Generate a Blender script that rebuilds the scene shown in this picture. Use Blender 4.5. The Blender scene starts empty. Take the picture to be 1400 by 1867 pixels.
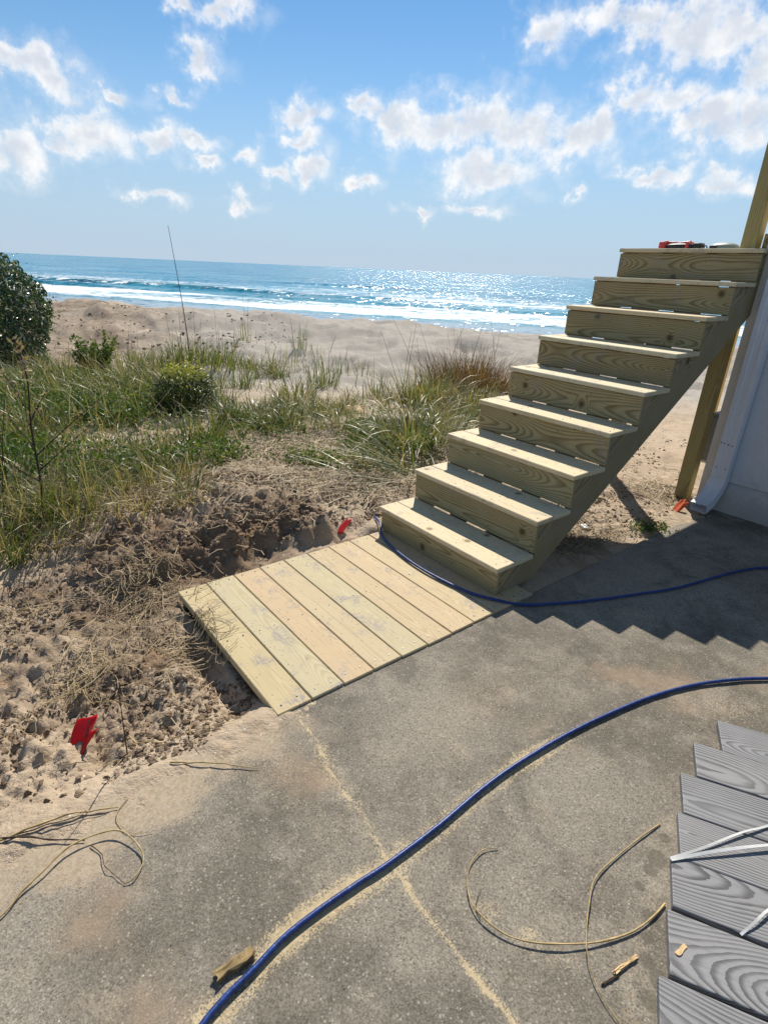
import bpy, bmesh, math, random
import numpy as np
from mathutils import Vector, Matrix

scene = bpy.context.scene
COL = scene.collection
R = math.radians

# ------------------------------------------------------------------ camera
CAM_H = 1.4725
cam_data = bpy.data.cameras.new('camera')
cam = bpy.data.objects.new('camera', cam_data)
COL.objects.link(cam)
cam_data.sensor_fit = 'VERTICAL'
cam_data.sensor_height = 24.0
cam_data.lens = 24.0 * 1018.98 / 1867.0
cam_data.clip_start = 0.02
cam_data.clip_end = 60000
PITCH, ROLL = 0.4097, 0.0441
_F = Vector((0, math.cos(PITCH), -math.sin(PITCH)))
_R = Vector((1, 0, 0))
_U = _R.cross(_F)
_R2 = _R * math.cos(ROLL) + _U * math.sin(ROLL)
_U2 = -_R * math.sin(ROLL) + _U * math.cos(ROLL)
cam.matrix_world = Matrix(((_R2.x, _U2.x, -_F.x, 0), (_R2.y, _U2.y, -_F.y, 0), (_R2.z, _U2.z, -_F.z, CAM_H), (0, 0, 0, 1)))
scene.camera = cam

# ------------------------------------------------------------------ sun and exposure
SUN_AZ, SUN_EL = R(5.8), R(44.5)
sun_dir = Vector((math.sin(SUN_AZ) * math.cos(SUN_EL), math.cos(SUN_AZ) * math.cos(SUN_EL), math.sin(SUN_EL)))
sl = bpy.data.lights.new('sun', 'SUN')
sl.energy = 5.0
sl.angle = R(0.53)
sl.color = (1.0, 0.94, 0.84)
so = bpy.data.objects.new('sun', sl)
COL.objects.link(so)
so.rotation_euler = sun_dir.to_track_quat('Z', 'Y').to_euler()
vs = scene.view_settings
vs.view_transform = 'Standard'
vs.look = 'None'
vs.exposure = 0.34
vs.gamma = 1.0
vs.use_curve_mapping = False
scene.cycles.max_bounces = 5
scene.cycles.transparent_max_bounces = 8
scene.cycles.sample_clamp_indirect = 6.0


# ------------------------------------------------------------------ node helper
class NT:
    def __init__(self, tree):
        self.t = tree
        self.n = tree.nodes
        self.l = tree.links

    def node(self, typ, **kw):
        nd = self.n.new(typ)
        for k, v in kw.items():
            setattr(nd, k, v)
        return nd

    def put(self, sock, val):
        if val is None:
            return
        if isinstance(val, bpy.types.NodeSocket):
            self.l.new(val, sock)
        else:
            if isinstance(val, (tuple, list)) and len(val) == 3 and len(getattr(sock, 'default_value', (0, 0, 0))) == 4:
                val = (*val, 1.0)
            sock.default_value = val

    def math(self, op, a, b=None, c=None, clamp=False):
        nd = self.node('ShaderNodeMath', operation=op)
        nd.use_clamp = clamp
        for i, v in enumerate((a, b, c)):
            self.put(nd.inputs[i], v)
        return nd.outputs[0]

    def vmath(self, op, a, b=None, scale=None):
        nd = self.node('ShaderNodeVectorMath', operation=op)
        self.put(nd.inputs[0], a)
        self.put(nd.inputs[1], b)
        if scale is not None:
            self.put(nd.inputs['Scale'], scale)
        return nd.outputs['Value'] if op in ('LENGTH', 'DISTANCE', 'DOT_PRODUCT') else nd.outputs[0]

    def noise(self, vec, scale, detail=3.0, rough=0.55, dist=0.0, out='Fac', dims='3D'):
        nd = self.node('ShaderNodeTexNoise', noise_dimensions=dims)
        self.put(nd.inputs['Vector'], vec)
        self.put(nd.inputs['Scale'], scale)
        nd.inputs['Detail'].default_value = detail
        nd.inputs['Roughness'].default_value = rough
        nd.inputs['Distortion'].default_value = dist
        return nd.outputs[out]

    def vor(self, vec, scale, feature='F1', out='Distance', dims='3D'):
        nd = self.node('ShaderNodeTexVoronoi', feature=feature)
        nd.voronoi_dimensions = dims
        self.put(nd.inputs['Vector'], vec)
        self.put(nd.inputs['Scale'], scale)
        return nd.outputs[out]

    def step(self, v, lo, hi, a=0.0, b=1.0):
        nd = self.node('ShaderNodeMapRange', interpolation_type='SMOOTHSTEP')
        self.put(nd.inputs[0], v)
        for i, x in enumerate((lo, hi, a, b)):
            self.put(nd.inputs[i + 1], x)
        return nd.outputs[0]

    def mix(self, fac, a, b, blend='MIX'):
        nd = self.node('ShaderNodeMix', data_type='RGBA', blend_type=blend)
        self.put(nd.inputs[0], fac)
        self.put(nd.inputs[6], a)
        self.put(nd.inputs[7], b)
        return nd.outputs[2]

    def comb(self, x, y, z):
        nd = self.node('ShaderNodeCombineXYZ')
        for i, v in enumerate((x, y, z)):
            self.put(nd.inputs[i], v)
        return nd.outputs[0]

    def sep(self, v):
        nd = self.node('ShaderNodeSeparateXYZ')
        self.put(nd.inputs[0], v)
        return nd.outputs

    def attr(self, name, out='Fac'):
        nd = self.node('ShaderNodeAttribute', attribute_name=name)
        return nd.outputs[out]

    def bump(self, h, strength=0.5, dist=0.01, normal=None):
        nd = self.node('ShaderNodeBump')
        self.put(nd.inputs['Height'], h)
        self.put(nd.inputs['Strength'], strength)
        self.put(nd.inputs['Distance'], dist)
        if normal is not None:
            self.put(nd.inputs['Normal'], normal)
        return nd.outputs[0]


def new_mat(name):
    m = bpy.data.materials.new(name)
    m.use_nodes = True
    nt = NT(m.node_tree)
    b = m.node_tree.nodes['Principled BSDF']
    return m, nt, b


def plain(name, col, rough=0.6, spec=0.4, metal=0.0, var=0.12, scale=30.0, bump=0.15):
    m, nt, b = new_mat(name)
    P = nt.node('ShaderNodeTexCoord').outputs['Object']
    n = nt.noise(P, scale, 4)
    c2 = tuple(x * (1 - var * 2) for x in col)
    nt.put(b.inputs['Base Color'], nt.mix(nt.step(n, .3, .75), c2, col))
    b.inputs['Roughness'].default_value = rough
    b.inputs['Specular IOR Level'].default_value = spec
    b.inputs['Metallic'].default_value = metal
    nt.put(b.inputs['Normal'], nt.bump(n, bump, .004))
    return m


# ------------------------------------------------------------------ world: sky with fair weather clouds
world = bpy.data.worlds.new('World')
scene.world = world
world.use_nodes = True
world.cycles.sampling_method = 'MANUAL'
world.cycles.sample_map_resolution = 512
w = NT(world.node_tree)
w.n.clear()
wo = w.node('ShaderNodeOutputWorld')
sky = w.node('ShaderNodeTexSky', sky_type='NISHITA')
sky.sun_disc = False
sky.sun_elevation = SUN_EL
sky.sun_rotation = SUN_AZ
sky.air_density = 1.0
sky.dust_density = 0.0
sky.ozone_density = 2.0
sky.altitude = 0
hsv = w.node('ShaderNodeHueSaturation')
hsv.inputs['Saturation'].default_value = 1.0
w.l.new(sky.outputs[0], hsv.inputs['Color'])
bg_sky = w.node('ShaderNodeBackground')
bg_sky.inputs[1].default_value = 0.064
D = w.node('ShaderNodeTexCoord').outputs['Generated']
dx, dy, dz = w.sep(D)
az = w.math('ARCTAN2', dx, dy)
el = w.math('ARCSINE', dz)
# pale marine air low over the horizon, all the way round
veil = w.math('POWER', w.math('SUBTRACT', 1.0, w.step(w.math('ABSOLUTE', el), 0.0, .40)), 1.6)
w.l.new(w.mix(w.math('MULTIPLY', veil, .92), w.mix(1.0, hsv.outputs[0], (.85, 1.20, 1.36), 'MULTIPLY'), (6.0, 7.5, 9.5)), bg_sky.inputs[0])
P0 = w.comb(az, el, 0.0)
n1 = w.noise(P0, 16.0, 1, .55, out='Color', dims='2D')
n2 = w.noise(P0, 60.0, 2, .6, out='Color', dims='2D')
n3 = w.noise(P0, 30.0, 5, .60, dims='2D')
warp = w.vmath('ADD', w.vmath('SCALE', w.vmath('SUBTRACT', n1, (.5, .5, .5)), scale=.05),
               w.vmath('SCALE', w.vmath('SUBTRACT', n2, (.5, .5, .5)), scale=.022))
Pw = w.vmath('ADD', P0, warp)
LOBES = [(-0.01, 0.205, 0.061, 0.024), (0.057, 0.197, 0.069, 0.032), (0.121, 0.201, 0.08, 0.035), (0.187, 0.188, 0.078, 0.032), (0.258, 0.182, 0.057, 0.027), (0.136, 0.142, 0.07, 0.031), (0.286, 0.194, 0.03, 0.022), (-0.051, 0.213, 0.024, 0.019), (0.207, 0.305, 0.035, 0.026), (0.304, 0.317, 0.075, 0.021), (0.375, 0.297, 0.084, 0.036), (0.449, 0.28, 0.061, 0.033), (0.481, 0.251, 0.036, 0.027), (0.323, 0.227, 0.039, 0.023), (0.38, 0.225, 0.041, 0.024), (0.434, 0.192, 0.062, 0.033), (0.482, 0.204, 0.037, 0.037), (0.47, 0.13, 0.043, 0.014), (0.374, 0.141, 0.039, 0.011), (-0.496, 0.218, 0.054, 0.026), (-0.462, 0.2, 0.033, 0.024), (-0.519, 0.225, 0.031, 0.017), (-0.443, 0.156, 0.052, 0.026), (-0.472, 0.138, 0.03, 0.018), (-0.536, 0.123, 0.048, 0.026), (-0.257, 0.305, 0.048, 0.013), (-0.307, 0.304, 0.02, 0.012), (-0.28, 0.248, 0.028, 0.019), (-0.335, 0.207, 0.026, 0.009), (-0.399, 0.2, 0.022, 0.013), (-0.345, 0.154, 0.039, 0.016), (-0.296, 0.157, 0.029, 0.012), (-0.282, 0.131, 0.022, 0.01), (-0.226, 0.147, 0.022, 0.01), (-0.14, 0.199, 0.034, 0.016), (-0.144, 0.166, 0.026, 0.014), (-0.138, 0.135, 0.028, 0.017), (-0.061, 0.126, 0.031, 0.012), (-0.238, 0.083, 0.025, 0.01), (-0.367, 0.084, 0.034, 0.008), (0.031, 0.086, 0.024, 0.008), (0.277, 0.118, 0.011, 0.011), (0.126, 0.085, 0.051, 0.01), (-0.182, 0.124, 0.017, 0.014)]
acc = None
for (a_, e_, ra, re) in LOBES:
    kx, ky = 1 / (ra * 1.10), 1 / (re * 1.12)
    nd = w.node('ShaderNodeVectorMath', operation='MULTIPLY_ADD')
    w.put(nd.inputs[0], Pw)
    nd.inputs[1].default_value = (kx, ky, 0)
    nd.inputs[2].default_value = (-a_ * kx, -e_ * ky, 0)
    d_ = w.vmath('LENGTH', nd.outputs[0])
    acc = d_ if acc is None else w.math('MINIMUM', acc, d_)
acc = w.math('SUBTRACT', 1.0, acc)
# the rest of the sky carries the same kind of broken cloud
away = w.math('MAXIMUM', w.step(w.math('ABSOLUTE', az), .56, .75), w.step(el, .34, .46))
gen = w.math('MULTIPLY', w.math('SUBTRACT', w.noise(P0, 5.0, 2, dims='2D'), .63), 4.0)
gen = w.math('SUBTRACT', gen, w.math('MULTIPLY', w.math('SUBTRACT', 1.0, away), 5.0))
acc = w.math('MAXIMUM', acc, gen)
dens = w.math('ADD', acc, w.math('MULTIPLY', w.math('SUBTRACT', n3, .52), 1.9))
alpha = w.math('MAXIMUM', w.math('MULTIPLY', w.step(dens, -.28, .78), .95), w.math('MULTIPLY', w.step(w.math('ADD', acc, w.math('MULTIPLY', w.math('SUBTRACT', n3, .5), 2.4)), -.75, .7), .34))
# grey where the cloud is deep, sampled a little higher so that the undersides grey first
grey = w.math('MULTIPLY', w.step(w.math('ADD', acc, w.math('MULTIPLY', w.math('SUBTRACT', w.noise(P0, 22.0, 3, .6, dims='2D'), .5), 1.1)), .22, 1.0), .75)
ccol = w.mix(grey, (1.0, 1.0, 1.0), (.60, .66, .76))
bg_c = w.node('ShaderNodeBackground')
w.l.new(ccol, bg_c.inputs[0])
bg_c.inputs[1].default_value = 0.80
# thin haze veil low over the sea
ms = w.node('ShaderNodeMixShader')
w.l.new(alpha, ms.inputs[0])
w.l.new(bg_sky.outputs[0], ms.inputs[1])
w.l.new(bg_c.outputs[0], ms.inputs[2])
w.l.new(ms.outputs[0], wo.inputs[0])

# ------------------------------------------------------------------ numpy helpers
rng = np.random.default_rng(7)
random.seed(7)


def _hash(ix, iy, seed):
    h = (ix.astype(np.int64) * 374761393 + iy.astype(np.int64) * 668265263 + seed * 974634541) & 0xFFFFFFFF
    h = ((h ^ (h >> 13)) * 1274126177) & 0xFFFFFFFF
    h = ((h ^ (h >> 16)) * 2246822519) & 0xFFFFFFFF
    return ((h ^ (h >> 15)) & 0xFFFFFF) / float(0xFFFFFF)


def vnoise(x, y, seed=0):
    x = np.asarray(x, float)
    y = np.asarray(y, float)
    ix = np.floor(x)
    iy = np.floor(y)
    fx = x - ix
    fy = y - iy
    fx = fx * fx * fx * (fx * (fx * 6 - 15) + 10)
    fy = fy * fy * fy * (fy * (fy * 6 - 15) + 10)
    ix = ix.astype(np.int64)
    iy = iy.astype(np.int64)
    a = _hash(ix, iy, seed)
    b = _hash(ix + 1, iy, seed)
    c = _hash(ix, iy + 1, seed)
    d = _hash(ix + 1, iy + 1, seed)
    return (a * (1 - fx) + b * fx) * (1 - fy) + (c * (1 - fx) + d * fx) * fy * 1.0 - 0.5


def fbm(x, y, f, octs=4, gain=.5, seed=0, billow=False):
    s = 0
    a = 1.0
    for o in range(octs):
        c, sn = math.cos(.6 + o), math.sin(.6 + o)
        n = vnoise((x * c - y * sn) * f + 17.3 * o, (x * sn + y * c) * f - 9.1 * o, seed + o)
        s = s + a * ((np.abs(n) * 2 - .5) if billow else n)
        a *= gain
        f *= 2.03
    return s


def sstep(v, lo, hi):
    t = np.clip((v - lo) / (hi - lo), 0, 1)
    return t * t * (3 - 2 * t)


def seg_dist(x, y, pts):
    best = np.full(np.shape(x), 1e9)
    for (ax, ay), (bx, by) in zip(pts[:-1], pts[1:]):
        vx, vy = bx - ax, by - ay
        t = np.clip(((x - ax) * vx + (y - ay) * vy) / (vx * vx + vy * vy), 0, 1)
        best = np.minimum(best, np.hypot(x - ax - t * vx, y - ay - t * vy))
    return best


def mesh_np(name, V, F, attrs=None, smooth=True):
    V = np.ascontiguousarray(V, np.float32).reshape(-1, 3)
    F = np.ascontiguousarray(F, np.int32)
    k = F.shape[1]
    me = bpy.data.meshes.new(name)
    me.vertices.add(len(V))
    me.vertices.foreach_set('co', V.ravel())
    me.loops.add(F.size)
    me.loops.foreach_set('vertex_index', F.ravel())
    me.polygons.add(len(F))
    me.polygons.foreach_set('loop_start', np.arange(0, F.size, k, dtype=np.int32))
    me.polygons.foreach_set('use_smooth', np.full(len(F), smooth, bool))
    me.update(calc_edges=True)
    for an, av in (attrs or {}).items():
        at = me.attributes.new(an, 'FLOAT', 'POINT')
        at.data.foreach_set('value', np.ascontiguousarray(av, np.float32).ravel())
    return me


def obj(name, me, mat=None, parent=None, loc=None, rot=None):
    o = bpy.data.objects.new(name, me)
    COL.objects.link(o)
    if mat is not None and me is not None and len(me.materials) == 0:
        me.materials.append(mat)
    if parent is not None:
        o.parent = parent
    if loc is not None:
        o.location = loc
    if rot is not None:
        o.rotation_euler = rot
    return o


def tag(o, label=None, cat=None, group=None, kind=None):
    for k, v in (('label', label), ('category', cat), ('group', group), ('kind', kind)):
        if v:
            o[k] = v
    return o


def thing(name, label, cat, loc=(0, 0, 0), rz=0.0, group=None):
    o = bpy.data.objects.new(name, None)
    COL.objects.link(o)
    o.location = loc
    o.rotation_euler = (0, 0, rz)
    o.empty_display_size = .1
    return tag(o, label, cat, group)


def bm_mesh(name, bm, smooth=False):
    me = bpy.data.meshes.new(name)
    bm.normal_update()
    bm.to_mesh(me)
    bm.free()
    if smooth:
        for p in me.polygons:
            p.use_smooth = True
    return me


def box_mesh(name, sx, sy, sz, bev=.003, segs=1, center=(0, 0, 0)):
    bm = bmesh.new()
    bmesh.ops.create_cube(bm, size=1.0)
    for v in bm.verts:
        v.co = Vector((v.co.x * sx + center[0], v.co.y * sy + center[1], v.co.z * sz + center[2]))
    if bev:
        bmesh.ops.bevel(bm, geom=list(bm.edges), offset=bev, segments=segs, affect='EDGES', profile=.5)
    return bm_mesh(name, bm)


def prism_mesh(name, poly, x0, x1, bev=0.0):
    """poly: (y, z) outline, extruded along x."""
    bm = bmesh.new()
    a = [bm.verts.new((x0, y, z)) for y, z in poly]
    b = [bm.verts.new((x1, y, z)) for y, z in poly]
    n = len(poly)
    bm.faces.new(a)
    bm.faces.new(b[::-1])
    for i in range(n):
        bm.faces.new((a[i], b[i], b[(i + 1) % n], a[(i + 1) % n]))
    bmesh.ops.recalc_face_normals(bm, faces=list(bm.faces))
    if bev:
        bmesh.ops.bevel(bm, geom=list(bm.edges), offset=bev, segments=1, affect='EDGES', profile=.5)
    return bm_mesh(name, bm)


def catmull(P, n=8):
    P = np.asarray(P, float)
    Q = np.vstack([2 * P[0] - P[1], P, 2 * P[-1] - P[-2]])
    out = []
    for i in range(1, len(Q) - 2):
        p0, p1, p2, p3 = Q[i - 1], Q[i], Q[i + 1], Q[i + 2]
        for k in range(n):
            t = k / n
            out.append(.5 * ((2 * p1) + (-p0 + p2) * t + (2 * p0 - 5 * p1 + 4 * p2 - p3) * t * t + (-p0 + 3 * p1 - 3 * p2 + p3) * t ** 3))
    out.append(Q[-2])
    return np.array(out)


def tube_np(P, rad, sides=8):
    P = np.asarray(P, float)
    n = len(P)
    rad = np.broadcast_to(np.asarray(rad, float), (n,))
    T = np.gradient(P, axis=0)
    T /= np.linalg.norm(T, axis=1)[:, None] + 1e-9
    up = np.array([0, 0, 1.0])
    if abs(T[0] @ up) > .9:
        up = np.array([1.0, 0, 0])
    N = np.zeros((n, 3))
    cur = up - (up @ T[0]) * T[0]
    for i in range(n):
        cur = cur - (cur @ T[i]) * T[i]
        cur /= np.linalg.norm(cur) + 1e-9
        N[i] = cur
    B = np.cross(T, N)
    ang = np.arange(sides) / sides * 2 * np.pi
    V = P[:, None, :] + rad[:, None, None] * (np.cos(ang)[None, :, None] * N[:, None, :] + np.sin(ang)[None, :, None] * B[:, None, :])
    V = V.reshape(-1, 3)
    i = np.arange(n - 1)[:, None] * sides
    j = np.arange(sides)[None, :]
    j2 = (j + 1) % sides
    F = np.stack([i + j, i + j2, i + sides + j2, i + sides + j], -1).reshape(-1, 4)
    c0 = len(V)
    V = np.vstack([V, P[:1], P[-1:]])
    a = np.arange(sides)
    cap0 = np.stack([np.full(sides, c0), (a + 1) % sides, a, a], -1)
    return V, F, c0


def tube_mesh(name, P, rad, sides=8):
    V, F, c0 = tube_np(P, rad, sides)
    bm_f = [tuple(f) for f in F]
    n = len(V) - 2
    last = n - sides
    for a in range(sides):
        b = (a + 1) % sides
        bm_f.append((c0, b, a))
        bm_f.append((c0 + 1, last + a, last + b))
    me = bpy.data.meshes.new(name)
    me.from_pydata(V.tolist(), [], bm_f)
    for p in me.polygons:
        p.use_smooth = True
    me.update()
    return me


# ------------------------------------------------------------------ stair frame: local x = v (to the right along the steps), local y = u (up the flight)
TH = 0.8877
OX, OY = 0.5575, 2.3643
UX, UY = math.sin(TH), math.cos(TH)
VX, VY = math.cos(TH), -math.sin(TH)
RISE, RUN, WID, Z0 = 0.1883, 0.2598, 0.932, 0.168
PLAT_Z, PLAT_U0, PLAT_PW, PLAT_V1, PLAT_L = 0.0111, -1.2321, 0.1431, 0.088, 0.998
SLAB_V = 0.07
WALL_U = 2.205


def to_uv(x, y):
    return (x - OX) * UX + (y - OY) * UY, (x - OX) * VX + (y - OY) * VY


def to_xy(u, v):
    return OX + u * UX + v * VX, OY + u * UY + v * VY


# ------------------------------------------------------------------ terrain height
SPILL = np.array([(-4.0, .75), (-2.6, .5), (-2.15, .30), (-1.95, .20), (-1.78, .15), (-1.6, .17), (-1.42, .20), (-1.30, .16), (-1.2, .06), (-1.0, .0), (.3, .0), (2.3, .03), (4, 0)])


def height(x, y):
    x = np.asarray(x, float)
    y = np.asarray(y, float)
    u, v = to_uv(x, y)
    s = (y + .28 * x) / 1.04
    far = np.where(y > 17, 17 + np.maximum(s - 16.3, 0) * .5 + (y - 17) * .5, y)
    h = np.interp(far, [-5, 1, 2.2, 3, 3.6, 5, 7, 10, 13, 17, 21, 28, 40, 52, 58, 75, 140],
                  [-.03, -.03, -.03, 0, .06, .05, -.02, -.12, -.10, .02, -.35, -1.7, -3.1, -3.85, -4.03, -4.6, -8])
    rat = x / np.maximum(y, 1.0)
    cr = np.interp(rat, [-.9, -.58, -.49, -.40, -.275, -.15, -.014, .23, .6], [.05, .13, .27, .17, .14, .05, .02, -.11, -.2])
    h = h + cr * np.exp(-((y - 17) / 4.5) ** 2)
    # soft dune undulation
    h = h + sstep(y, 6, 10) * (.20 * fbm(x, y, .36, 3, .5, 3) + .15 * fbm(x, y * 1.3, 1.1, 4, .55, 5) + .03 * fbm(x, y, 5, 3, .6, 7, True)) * (1 - .5 * sstep(y, 20, 30))
    # a small wind scarp in the open sand
    sc = np.exp(-((y - 13.2 - .25 * x) / .55) ** 2) * sstep(x, -1.6, -.2) * (1 - sstep(x, 1.5, 3.2))
    h = h + .10 * sc
    for (hx, hy, hr, hh_) in ((-6.6, 15.0, 1.3, .20), (-4.6, 14.6, 1.0, .16), (-2.6, 15.2, 1.1, .17), (-.6, 14.6, 1.2, .14), (1.6, 13.6, 1.1, .11), (-3.4, 12.6, .9, .10), (.3, 11.2, .8, .09)):
        h = h + hh_ * np.exp(-(((x - hx) / hr) ** 2 + ((y - hy) / (hr * .7)) ** 2))
    # footprints and tracks on the dune
    h = h - .06 * sstep(y, 8, 10) * (1 - sstep(y, 22, 26)) * sstep(vnoise(x * 2.6, y * 1.9, 41), .20, .42)
    h = h - .05 * sstep(y, 9, 11) * (1 - sstep(y, 19, 22)) * sstep(vnoise(x * 1.1, y * .8, 44), .22, .40)
    # disturbed soil close by
    near = 1 - sstep(y, 4.5, 8)
    lump = fbm(x, y, 5.5, 5, .55, 11, True)
    h = h + near * (1 - .85 * np.exp(-(((x + 1.55) / .34) ** 2 + ((y - 2.33) / .17) ** 2))) * (.022 + .02 * sstep(vnoise(x * 1.7, y * 1.7, 9), -.1, .3)) * lump
    dig = np.exp(-(((u + 1.75) / .5) ** 2 + ((v + .45) / .55) ** 2))
    h = h + dig * (.028 * fbm(x, y, 6, 5, .72, 21, True) + .03 * fbm(x, y, 18, 3, .7, 23, True))
    # bank of dug soil behind the platform
    wu = sstep(u, -1.75, -1.25) * (1 - sstep(u, -.5, .1))
    jag = .16 * fbm(x, y, 3.2, 4, .6, 31)
    bank = sstep(-v + jag, 1.02, 1.17) * (1 - sstep(-v, 1.7, 2.6))
    h = h + wu * bank * (.13 + .07 * fbm(x, y, 5, 5, .58, 33, True))
    h = h + .03 * bank * fbm(x, y, 14, 3, .6, 35, True)
    # trench along the platform's free end
    tr = np.exp(-((u + 1.30) / .07) ** 2) * sstep(v, -.8, -.5) * (1 - sstep(v, 0, .12))
    h = h - .08 * tr
    # under the platform
    inp = sstep(u, PLAT_U0 - .02, PLAT_U0 + .05) * (1 - sstep(u, .2, .27)) * sstep(v, PLAT_V1 - PLAT_L - .03, PLAT_V1 - PLAT_L + .03)
    h = h * (1 - inp) + np.minimum(h, -.09) * inp
    # sand under the flight is raked flatter, level with the slab
    st = sstep(u, .25, .5) * sstep(v, -1.4, -.9) * (1 - sstep(u, 5, 7))
    h = h * (1 - .6 * st) + (-.022 + .034 * fbm(x, y, 6, 5, .62, 51, True)) * .6 * st
    # runs out thin over the edge of the slab, then stays below it
    edge = SLAB_V + .30 * np.interp(u, SPILL[:, 0], SPILL[:, 1]) + .07 * fbm(x, y, 6, 4, .6, 61)
    over = sstep(v, SLAB_V - .22, SLAB_V)
    flat = .008 - np.maximum(v - edge + .10, 0) * .085 + .009 * fbm(x, y, 14, 4, .6, 63)
    flat = np.where(np.interp(u, SPILL[:, 0], SPILL[:, 1]) > .02, flat, np.minimum(flat, -.02))
    h = h * (1 - over) + flat * over
    h = np.where(v > edge + .12, np.minimum(h, -.12), h)
    # the house stands on its own footing
    return h


# ------------------------------------------------------------------ materials
def sand_material():
    m, nt, b = new_mat('sand')
    P = nt.node('ShaderNodeTexCoord').outputs['Object']
    big = nt.noise(P, .55, 4, .6)
    mid = nt.noise(P, 4.5, 5, .62)
    fine = nt.noise(P, 60, 4, .7)
    grain = nt.noise(P, 420, 2, .6)
    moist = nt.attr('moist')
    f = nt.math('ADD', nt.math('MULTIPLY', mid, .8), nt.math('MULTIPLY', moist, .75))
    c = nt.mix(nt.step(f, .35, .85), (.44, .345, .245), (.175, .120, .078))
    c = nt.mix(nt.math('MULTIPLY', nt.step(big, .5, .72), .45), c, (.48, .40, .31))
    c = nt.mix(nt.math('MULTIPLY', nt.step(mid, .58, .75), .5), c, (.42, .25, .12))
    c = nt.mix(nt.step(fine, .55, .8, 0, .55), c, (.21, .15, .10))
    c = nt.mix(nt.step(grain, .60, .75, 0, .5), c, (.66, .58, .47))
    c = nt.mix(nt.step(grain, .40, .28, 0, .5), c, (.16, .115, .08))
    shell = nt.vor(P, 26)
    c = nt.mix(nt.step(shell, .10, .05, 0, .9), c, (.72, .68, .62))
    pl = nt.attr('pale')
    c = nt.mix(nt.math('MULTIPLY', pl, .75), c, (.345, .325, .295))
    nt.put(b.inputs['Base Color'], c)
    b.inputs['Roughness'].default_value = .95
    b.inputs['Specular IOR Level'].default_value = .15
    h = nt.math('ADD', nt.math('MULTIPLY', fine, 1.0), nt.math('MULTIPLY', nt.noise(P, 18, 5, .65), 2.2))
    nt.put(b.inputs['Normal'], nt.bump(h, .6, .014, nt.bump(grain, .35, .002)))
    return m


def wood_material(name, light, dark, ring=.0075, knots=True, smear=.3, contrast=.75, rough=.72, wob=.13, wiggle=.0022):
    m, nt, b = new_mat(name)
    P = nt.node('ShaderNodeTexCoord').outputs['Object']
    oi = nt.node('ShaderNodeObjectInfo')
    rnd = oi.outputs['Random']
    x, y, z = nt.sep(P)
    x = nt.math('ADD', x, nt.math('MULTIPLY', rnd, 53.0))
    ys = nt.math('ADD', y, nt.math('MULTIPLY', nt.math('SUBTRACT', nt.math('FRACT', nt.math('MULTIPLY', rnd, 91.7)), .5), .10))
    Q = nt.comb(x, y, z)
    lowx = nt.noise(nt.comb(nt.math('MULTIPLY', x, 1.1), nt.math('MULTIPLY', rnd, 77), 0), 1.0, 1, .5)
    low = nt.noise(nt.comb(nt.math('MULTIPLY', x, 1.5), nt.math('MULTIPLY', y, 4), nt.math('MULTIPLY', rnd, 31)), 1.0, 2, .5)
    zc = nt.math('ADD', z, nt.math('MULTIPLY', nt.math('SUBTRACT', lowx, .38), wob * 2.2))
    yc = nt.math('ADD', ys, nt.math('MULTIPLY', nt.math('SUBTRACT', low, .5), .05))
    r = nt.math('SQRT', nt.math('ADD', nt.math('MULTIPLY', yc, yc), nt.math('MULTIPLY', zc, zc)))
    if knots:
        kd = nt.vor(nt.comb(x, nt.math('ADD', y, nt.math('MULTIPLY', rnd, 19)), 0), 2.3, dims='2D')
        bulge = nt.step(kd, .15, .02)
        r = nt.math('ADD', r, nt.math('MULTIPLY', bulge, .022))
    r = nt.math('ADD', r, nt.math('MULTIPLY', nt.noise(nt.comb(nt.math('MULTIPLY', x, 8), nt.math('MULTIPLY', y, 60), z), 1.0, 2), wiggle))
    fr = nt.math('FRACT', nt.math('DIVIDE', r, ring))
    late = nt.math('MULTIPLY', nt.step(fr, .30, .85), nt.step(fr, 1.0, .93))
    fib = nt.noise(nt.comb(nt.math('MULTIPLY', x, 5), nt.math('MULTIPLY', y, 260), nt.math('MULTIPLY', z, 260)), 1.0, 3, .6)
    lw = nt.math('MULTIPLY', late, nt.step(nt.noise(Q, 7.0, 2), .25, .7, contrast * .55, contrast))
    c = nt.mix(lw, light, dark)
    c = nt.mix(nt.step(fib, .5, .75, 0, .35), c, tuple(k * .62 for k in dark))
    if knots:
        c = nt.mix(nt.step(kd, .044, .028, 0, .9), c, (.075, .042, .018))
        c = nt.mix(nt.step(kd, .075, .04, 0, .45), c, tuple(k * .75 for k in dark))
    c = nt.mix(1.0, c, oi.outputs['Color'], 'MULTIPLY')
    if smear:
        d1 = nt.noise(Q, 6.5, 5, .68, .6)
        d2 = nt.noise(Q, 55, 3, .6)
        sm = nt.math('MULTIPLY', nt.step(d1, .52, .66), nt.step(d2, .35, .6))
        c = nt.mix(nt.math('MULTIPLY', sm, smear), c, (.27, .235, .225))
        sp = nt.vor(Q, 42)
        c = nt.mix(nt.math('MULTIPLY', nt.step(sp, .16, .08), smear), c, (.13, .10, .075))
    nt.put(b.inputs['Base Color'], c)
    b.inputs['Roughness'].default_value = rough
    b.inputs['Specular IOR Level'].default_value = .3
    hh = nt.math('ADD', nt.math('MULTIPLY', late, .5), nt.math('MULTIPLY', fib, .6))
    nt.put(b.inputs['Normal'], nt.bump(hh, .25, .002))
    return m


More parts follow.
